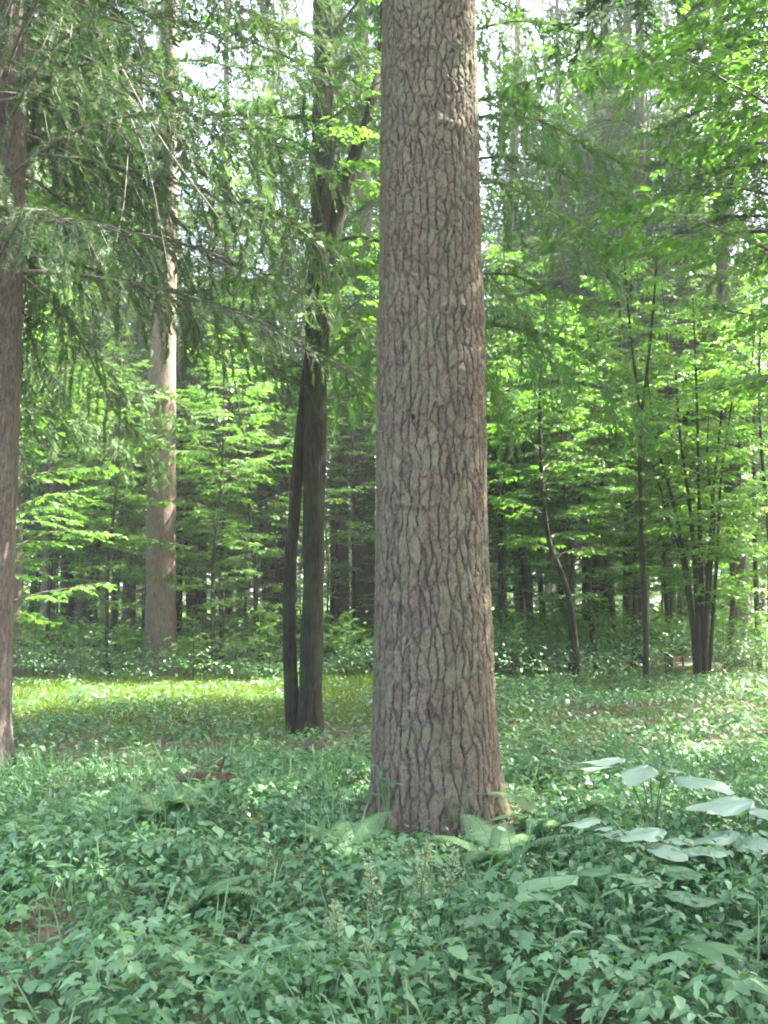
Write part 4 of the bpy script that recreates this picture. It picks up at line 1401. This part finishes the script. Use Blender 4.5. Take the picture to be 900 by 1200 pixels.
    o['label'] = 'dense green herbs and seedlings covering the forest floor'
    o['category'] = 'undergrowth'
    # low bright cover and grass of the clearing
    g = Geo()
    x, y = scatter(20000, 11.2, 23, rng)
    band = np.exp(-((y - 16.5) / 3.6) ** 2) * np.clip((2.6 - x) / 1.5, 0, 1)
    k = (rng.random(len(x)) < band + .12) & keep_out(x, y) & (rng.random(len(x)) > litter_mask(x, y) * .9)
    x, y = x[k], y[k]
    n = len(x)
    herb_layer(g, rng, x[: n // 2], y[: n // 2], .04 + .1 * rng.random(n // 2), 5, .06, LEAF2, 0, spread=1.0, stems=False)
    xx, yy = np.repeat(x[n // 2:], 5), np.repeat(y[n // 2:], 5)
    m = len(xx)
    xx = xx + rng.normal(0, .09, m)
    yy = yy + rng.normal(0, .09, m)
    pos = np.stack([xx, yy, ground_z(xx, yy)], -1)
    dv = np.stack([rng.normal(0, .45, m), rng.normal(0, .45, m), np.ones(m)], -1)
    blade = (np.array([(0, -.03, 0), (0, .03, 0), (.6, .022, .03), (.6, -.022, .03), (1, 0, .14)], float), np.array([(0, 1, 2), (0, 2, 3), (3, 2, 4)]))
    v, f = stamp(*blade, pos, dv, rng.normal(0, 1, (m, 3)), rng.uniform(.10, .26, m))
    g.add(v, f, rep(rng.uniform(.2, .9, m), blade[0]), 0)
    o = link('grass', g.mesh('grass', [M['leaf_low']]))
    o['kind'] = 'stuff'
    o['label'] = 'bright low grass and clover-like cover of the sunlit clearing'
    o['category'] = 'grass'
    # fallen leaves
    g = Geo()
    x, y = scatter(16000, 2.5, 20, rng)
    k = keep_out(x, y) & (rng.random(len(x)) < litter_mask(x, y) * .9 + .12)
    x, y = x[k], y[k]
    n = len(x)
    pos = np.stack([x, y, ground_z(x, y) + .012], -1)
    dv = np.stack([rng.normal(0, 1, n), rng.normal(0, 1, n), rng.normal(0, .25, n)], -1)
    nn = np.stack([rng.normal(0, .4, n), rng.normal(0, .4, n), np.ones(n)], -1)
    v, f = stamp(*LEAF6, pos, dv, nn, rng.uniform(.05, .10, n))
    g.add(v, f, rep(rng.random(n), LEAF6[0]), 0)
    o = link('leaf_litter', g.mesh('leaf_litter', [M['dead_leaf']]))
    o['kind'] = 'stuff'
    o['label'] = 'brown fallen leaves lying on the forest floor'
    o['category'] = 'leaves'


build_undergrowth()

# ------------------------------------------------------------------ foreground plants one can pick out
def leaf_mesh(name, shape, mat, tint):
    return make_mesh(name, shape[0], shape[1], [mat], True, {'tint': np.full(len(shape[0]), tint)})


def big_leaf_shape(nr=6, na=30, seed=1):
    """Heart-shaped, pointed blade: sunken ribs, raised ground between them, scalloped and slightly torn margin."""
    rng = np.random.default_rng(seed)
    v, f = [(0.10, 0, -.01)], []
    ed = rng.normal(0, .022, na)
    wave = rng.uniform(0, 6.28)
    for r in range(1, nr + 1):
        q = r / nr
        for a in range(na):
            th = a / na * 2 * math.pi
            c, s_ = math.cos(th), math.sin(th)
            rad = .44 + .07 * c + .16 * max(0, c) ** 9 - .24 * max(0, -c) ** 8 + (ed[a] + (.018 if a % 2 else -.012)) * q
            x, y = .50 + rad * q * c - .40 * (1 - q), rad * .84 * q * s_
            rib = math.cos(5 * th)
            z = -.06 * q * q + .028 * q * (1 - rib) * .5 + .03 * q * math.sin(3 * th + wave) - .08 * max(0, x - .6)
            v.append((x, y, z))
    for a in range(na):
        f.append((0, 1 + a, 1 + (a + 1) % na))
    for r in range(nr - 1):
        for a in range(na):
            i, j = 1 + r * na + a, 1 + r * na + (a + 1) % na
            f += [(i, i + na, j + na), (i, j + na, j)]
    return np.array(v, float), np.array(f)


BIGM = [leaf_mesh('leaf', big_leaf_shape(seed=k), M['leaf_big_sheen'], t) for k, t in enumerate((.35, .55, .75))]
LOBM = [leaf_mesh('leaf', LOBED, M['leaf_herb'], t) for t in (.3, .55, .8)]
TOOM = [leaf_mesh('leaf', TOOTHED, M['leaf_herb'], t) for t in (.3, .55, .8)]


def orient(o, xd, nrm, scale, loc):
    from mathutils import Matrix
    xd = Vector(xd).normalized()
    y = Vector(nrm).cross(xd).normalized()
    z = xd.cross(y)
    m = Matrix((xd, y, z)).transposed().to_4x4()
    o.matrix_basis = Matrix.Translation(Vector(loc)) @ m @ Matrix.Diagonal((*((scale,) * 3 if not hasattr(scale, '__len__') else scale), 1))


def big_plant(label, d, leaves, group, foot, rng, matlist=BIGM, name='large_leaved_plant'):
    """leaves: (px, py, width_px, d_offset): blades seen nearly edge-on at those places."""
    fx = pt(foot[0], foot[1], d)[0]
    base = base_at(fx, d)
    t = thing(name, label, 'plant', base, 0, group)
    for px, py, w, dd in leaves:
        c = pt(px, py, d + dd)
        s = px_size(w, py, d + dd) * .98
        out = c - base
        az = math.atan2(out[1], out[0]) + rng.normal(0, .35)
        xd = np.array([math.cos(az), math.sin(az), rng.normal(-.03, .03)])
        nn = np.array([rng.normal(0, .05), rng.normal(0, .035), 1.0])
        o = link('leaf', matlist[rng.integers(3)], t)
        st = c - xd / np.linalg.norm(xd) * s * .45
        orient(o, xd, nn, (s, s * rng.uniform(.72, 1.05), s), st - base)
        p = smooth_path([[0, 0, -.02], (st - base) * [.35, .35, .62], (st - base) * [.8, .8, .97], st - base + xd * s * .12], 12)
        v, f = tube(p, np.linspace(.0055, .003, 12), 6)
        link('petiole', make_mesh('petiole', v, f, [M['stem_green']]), t)
    return t


rb = np.random.default_rng(12)
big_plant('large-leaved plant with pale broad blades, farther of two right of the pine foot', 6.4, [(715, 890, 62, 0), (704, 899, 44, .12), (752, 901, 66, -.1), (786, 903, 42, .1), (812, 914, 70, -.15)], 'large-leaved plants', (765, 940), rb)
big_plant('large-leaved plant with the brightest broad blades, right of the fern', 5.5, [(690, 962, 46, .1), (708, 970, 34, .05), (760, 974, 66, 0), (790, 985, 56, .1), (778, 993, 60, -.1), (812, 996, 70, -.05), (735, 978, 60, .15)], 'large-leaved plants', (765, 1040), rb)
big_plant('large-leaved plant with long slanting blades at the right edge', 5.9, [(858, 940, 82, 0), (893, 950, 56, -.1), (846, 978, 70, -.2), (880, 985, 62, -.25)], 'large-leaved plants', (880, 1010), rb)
big_plant('low plant with dull broad overlapping blades below the bright large leaves', 4.9, [(655, 1030, 74, 0), (700, 1020, 62, .1), (742, 1028, 84, .05), (790, 1020, 70, .15), (640, 1045, 60, -.1), (802, 1050, 76, -.1)], 'large-leaved plants', (720, 1090), rb, [leaf_mesh('leaf', big_leaf_shape(seed=5 + k), M['leaf_herb'], t) for k, t in enumerate((.5, .7, .9))])
big_plant('dark broad-leaved plant in the lower right corner', 3.9, [(790, 1120, 70, 0), (840, 1110, 80, .05), (872, 1150, 90, -.1), (820, 1165, 80, -.15), (760, 1175, 80, -.1)], 'large-leaved plants', (830, 1200), rb, LOBM)
# pale seedling in front of the pine's left foot
big_plant('small seedling with one pale leaf at the left foot of the great pine', 6.75, [(462, 918, 30, 0), (448, 912, 20, .05), (437, 930, 20, .05), (432, 896, 18, .1)], 'seedlings beside the great pine', (455, 965), rb, LOBM, 'maple_seedling')
big_plant('seedling with toothed leaves at the right foot of the great pine', 6.6, [(588, 958, 30, 0), (600, 970, 28, .05), (572, 968, 26, .05), (610, 955, 26, .1)], 'seedlings beside the great pine', (590, 985), rb, TOOM, 'maple_seedling')


def fern(label, px, py, d, nfr, L, rng, group='ferns', lean=None):
    x = pt(px, py, d)[0]
    base = base_at(x, d)
    t = thing('fern', label, 'fern', base, 0, group)
    for k in range(nfr):
        az = k * 2 * math.pi / nfr + rng.normal(0, .25)
        l = L * rng.uniform(.75, 1.1)
        p = arc_path(np.zeros(3), az, math.radians(rng.uniform(52, 70)), math.radians(rng.uniform(-35, -5)), l, 14, rng, .04)
        g = Geo()
        v, f = tube(p, np.linspace(.004, .0012, 14), 4)
        g.add(v, f, .5, 1)
        q = smooth_path(p, 34)
        tg = norm(np.gradient(q, axis=0))
        side = norm(np.cross(tg, [0, 0, 1.0]))
        up = norm(np.cross(side, tg))
        s = np.linspace(0, 1, 34)
        w = np.interp(s, [0, .14, .35, 1], [0, 0, 1, .08]) * l * .23
        pinna = []
        tv = [(0, 0, 0)]
        m = 6
        for i in range(m):
            xx = (i + .5) / m
            ww = .17 * (1 - xx) + .035
            tv += [(xx - .03, ww * 1.15, -.05 * xx), (xx + .055, ww * .35, -.05 * xx)]
        tv += [(1, 0, -.07)]
        top = list(range(len(tv)))
        lower = [(a, -b, c) for a, b, c in tv[1:-1]]
        nb = len(tv)
        tv += lower
        ring = top + list(range(nb, nb + len(lower)))[::-1]
        cidx = len(tv)
        tv.append((.45, 0, .0))
        tf = [(cidx, ring[(i + 1) % len(ring)], ring[i]) for i in range(len(ring))]
        tv, tf = np.array(tv, float), np.array(tf)
        for sg in (1, -1):
            ok = w > .012
            dirv = side[ok] * sg + tg[ok] * .35 - np.array([0, 0, .12])
            v, f = stamp(tv, tf, q[ok], dirv, up[ok] + rng.normal(0, .08, (ok.sum(), 3)), w[ok], .8)
            g.add(v, f, rep(rng.uniform(.35, .75, ok.sum()), tv), 0)
        link('frond', g.mesh('frond', [M['fern'], M['stem_green']]), t)


rf = np.random.default_rng(8)
fern('pale green fern spreading at the right foot of the great pine', 582, 985, 6.2, 9, .64, rf)
fern('darker fern just right of the great pine base, beside the pale fern', 652, 975, 6.9, 8, .72, rf)
fern('fern among herbs in front of the rotten log', 205, 1010, 7.4, 7, .6, rf)
fern('small fern with yellowish fronds left of the great pine foot', 412, 1000, 6.4, 7, .55, rf)
fern('fern in the left foreground with pale tips', 225, 1060, 5.4, 7, .55, rf)
fern('fern below the large-leaved plants near the right edge', 690, 1010, 5.7, 6, .42, rf)
fern('fern at the right edge under the large slanting blades', 850, 1000, 6.6, 6, .5, rf)


def spike(label, px, py0, py1, d, rng):
    a, b = pt(px, py1, d), pt(px, py0, d)
    base = base_at(a[0], d)
    t = thing('flower_spike', label, 'flower', base, 0, 'pale flower spikes')
    H = b[2] - base[2]
    p = arc_path(np.zeros(3), rng.uniform(0, 6), math.radians(86), math.radians(80), H, 10, rng, .03)
    v, f = tube(p, np.linspace(.004, .0015, 10), 5)
    link('stalk', make_mesh('stalk', v, f, [M['stem_green']]), t)
    g = Geo()
    n = 300
    s = rng.uniform(.32, 1.0, n)
    q = smooth_path(p, 60)[(s * 59).astype(int)]
    az = rng.uniform(0, 6.28, n)
    r = .055 * (1.15 - s) * rng.uniform(.15, 1, n) * 1.6
    pos = q + np.stack([np.cos(az) * r, np.sin(az) * r, rng.normal(0, .012, n) + r * .5], -1)
    dv = np.stack([np.cos(az), np.sin(az), rng.uniform(.1, .9, n)], -1)
    v, f = stamp(*LEAF2, pos, dv, rng.normal(0, 1, (n, 3)), rng.uniform(.010, .021, n), 1.1)
    g.add(v, f, rep(rng.random(n), LEAF2[0]), 0)
    o = link('florets', g.mesh('florets', [M['spike']]), t)
    o['kind'] = 'stuff'
    for k in range(4):
        a = rng.uniform(0, 6.28)
        o = link('leaf', TOOM[k % 3], t)
        z = H * rng.uniform(.15, .4)
        orient(o, (math.cos(a), math.sin(a), -.1), (0, 0, 1), .09, (math.cos(a) * .01, math.sin(a) * .01, z))


spike('pale flower spike, leftmost of the four in the foreground', 398, 1062, 1150, 4.7, rf)
spike('pale flower spike, second from the left and the lower of the middle pair', 443, 1010, 1120, 5.0, rf)
spike('pale flower spike, the tallest, nearly below the great pine', 490, 985, 1110, 5.1, rf)
spike('pale flower spike, rightmost of the four in the foreground', 525, 992, 1100, 5.2, rf)
spike('small reddish seed spike in the lower foreground below the other spikes', 432, 1105, 1175, 4.3, rf)


def herb_kind(rng, meshes, n, h, s):
    parts = []
    base = rng.uniform(0, 6.28)
    p = arc_path(np.zeros(3), base, math.radians(86), math.radians(78), h, 7, rng, .04)
    v, f = tube(p, np.linspace(.004, .002, 7), 5)
    parts.append(('stem', make_mesh('stem', v, f, [M['stem_green']]), None))
    for k in range(n):
        a = base + k * 2.4
        q = p[max(2, int(6 - k * .55))]
        dv = (math.cos(a), math.sin(a), rng.normal(-.15, .12))
        st = q + np.array([math.cos(a), math.sin(a), .12]) * rng.uniform(.02, .07)
        parts.append(('leaf', meshes[k % 3], (dv, (rng.normal(0, .15), rng.normal(0, .15), 1), s * rng.uniform(.75, 1.2), st)))
    return parts


hk = [herb_kind(rf, LOBM, 6, .26, .095), herb_kind(rf, LOBM, 7, .32, .105), herb_kind(rf, TOOM, 8, .34, .085), herb_kind(rf, TOOM, 7, .28, .095), herb_kind(rf, LOBM, 5, .22, .10)]
ORD = ['first', 'second', 'third', 'fourth', 'fifth', 'sixth', 'seventh', 'eighth', 'ninth', 'tenth', 'eleventh', 'twelfth', 'thirteenth', 'fourteenth', 'fifteenth', 'sixteenth', 'seventeenth', 'eighteenth', 'nineteenth', 'twentieth']
ROWS = [(3.0, 'nearest row of foreground herbs'), (3.8, 'second row of foreground herbs'), (4.7, 'third row of foreground herbs'), (5.7, 'row of herbs level with the ferns'), (7.0, 'row of herbs level with the great pine')]
for d0, row in ROWS:
    items = []
    m = 9
    for k in range(m):
        px = (k + rf.uniform(.15, .85)) / m * 880 + 10
        d = d0 + rf.uniform(-.3, .3)
        x = pt(px, 1000, d)[0]
        if math.hypot(x - .385, d - PINE_D) < .75:
            continue
        items.append((px, x, d, int(rf.integers(5))))
    count = {}
    for px, x, d, ki in sorted(items):
        kd = hk[ki]
        lobed = ki in (0, 1, 4)
        kw = 'lobed-leaf seedling' if lobed else 'toothed-leaf herb'
        c = count.get(kw, 0)
        count[kw] = c + 1
        t = thing('maple_seedling' if lobed else 'leafy_herb', f'{ORD[c]} {kw} from the left in the {row}', 'plant', base_at(x, d), rf.uniform(0, 6.28), 'leafy plants of the foreground', rf.uniform(.8, 1.15))
        for nm, me, tr in kd:
            o = link(nm, me, t)
            if tr:
                orient(o, *tr)


# ------------------------------------------------------------------ rotten log
def build_log():
    c = gp(243, 918)
    base = base_at(c[0], c[1])
    t = thing('rotten_log', 'short reddish-brown rotten log lying at the near side of the clearing', 'log', base, math.radians(6))
    v, f = plain_trunk([(-.30, 0, .02), (-.1, .01, .035), (.12, -.01, .03), (.30, .03, .05)], [.055, .08, .07, .04], 20, 50, .3, 4)
    m = bark_mat('rotten_wood', (.045, .024, .016), (.075, .043, .030), (.13, .082, .06), scale=(6, 22, 22), bump=1.0, lichen=(.06, .08, .03), lich_amt=.7)
    link('log', make_mesh('log', v, f, [m]), t)
    v, f = tube([(-.296, 0, .02), (-.315, 0, .02)], [.052, .03], 14)
    link('broken_end', make_mesh('broken_end', v, f, [m]), t)
    v, f = tube(smooth_path([(.1, 0, .13), (.13, .02, .2), (.15, .02, .26)], 6), np.linspace(.02, .008, 6), 7)
    link('branch_stub', make_mesh('branch_stub', v, f, [m]), t)


build_log()

# ------------------------------------------------------------------ hazy summer air
def build_haze(density=.0014):
    m, nt = nodes_of('haze_air')
    out = nt.nodes.new("ShaderNodeOutputMaterial")
    pv = nt.nodes.new("ShaderNodeVolumePrincipled")
    pv.inputs['Color'].default_value = (.93, .97, .95, 1)
    pv.inputs['Density'].default_value = density
    pv.inputs['Anisotropy'].default_value = .25
    nt.links.new(pv.outputs[0], out.inputs['Volume'])
    x0, x1, y0, y1, z0, z1 = -420, 420, -90, 640, -1.6, 33
    v = np.array([(x, y, z) for z in (z0, z1) for y in (y0, y1) for x in (x0, x1)], float)
    f = np.array([(0, 2, 3, 1), (4, 5, 7, 6), (0, 1, 5, 4), (2, 6, 7, 3), (0, 4, 6, 2), (1, 3, 7, 5)])
    o = link('haze', make_mesh('haze', v, f, [m], False))
    o['kind'] = 'stuff'
    o['label'] = 'thin bright haze filling the air between the trees'
    o['category'] = 'haze'


build_haze()
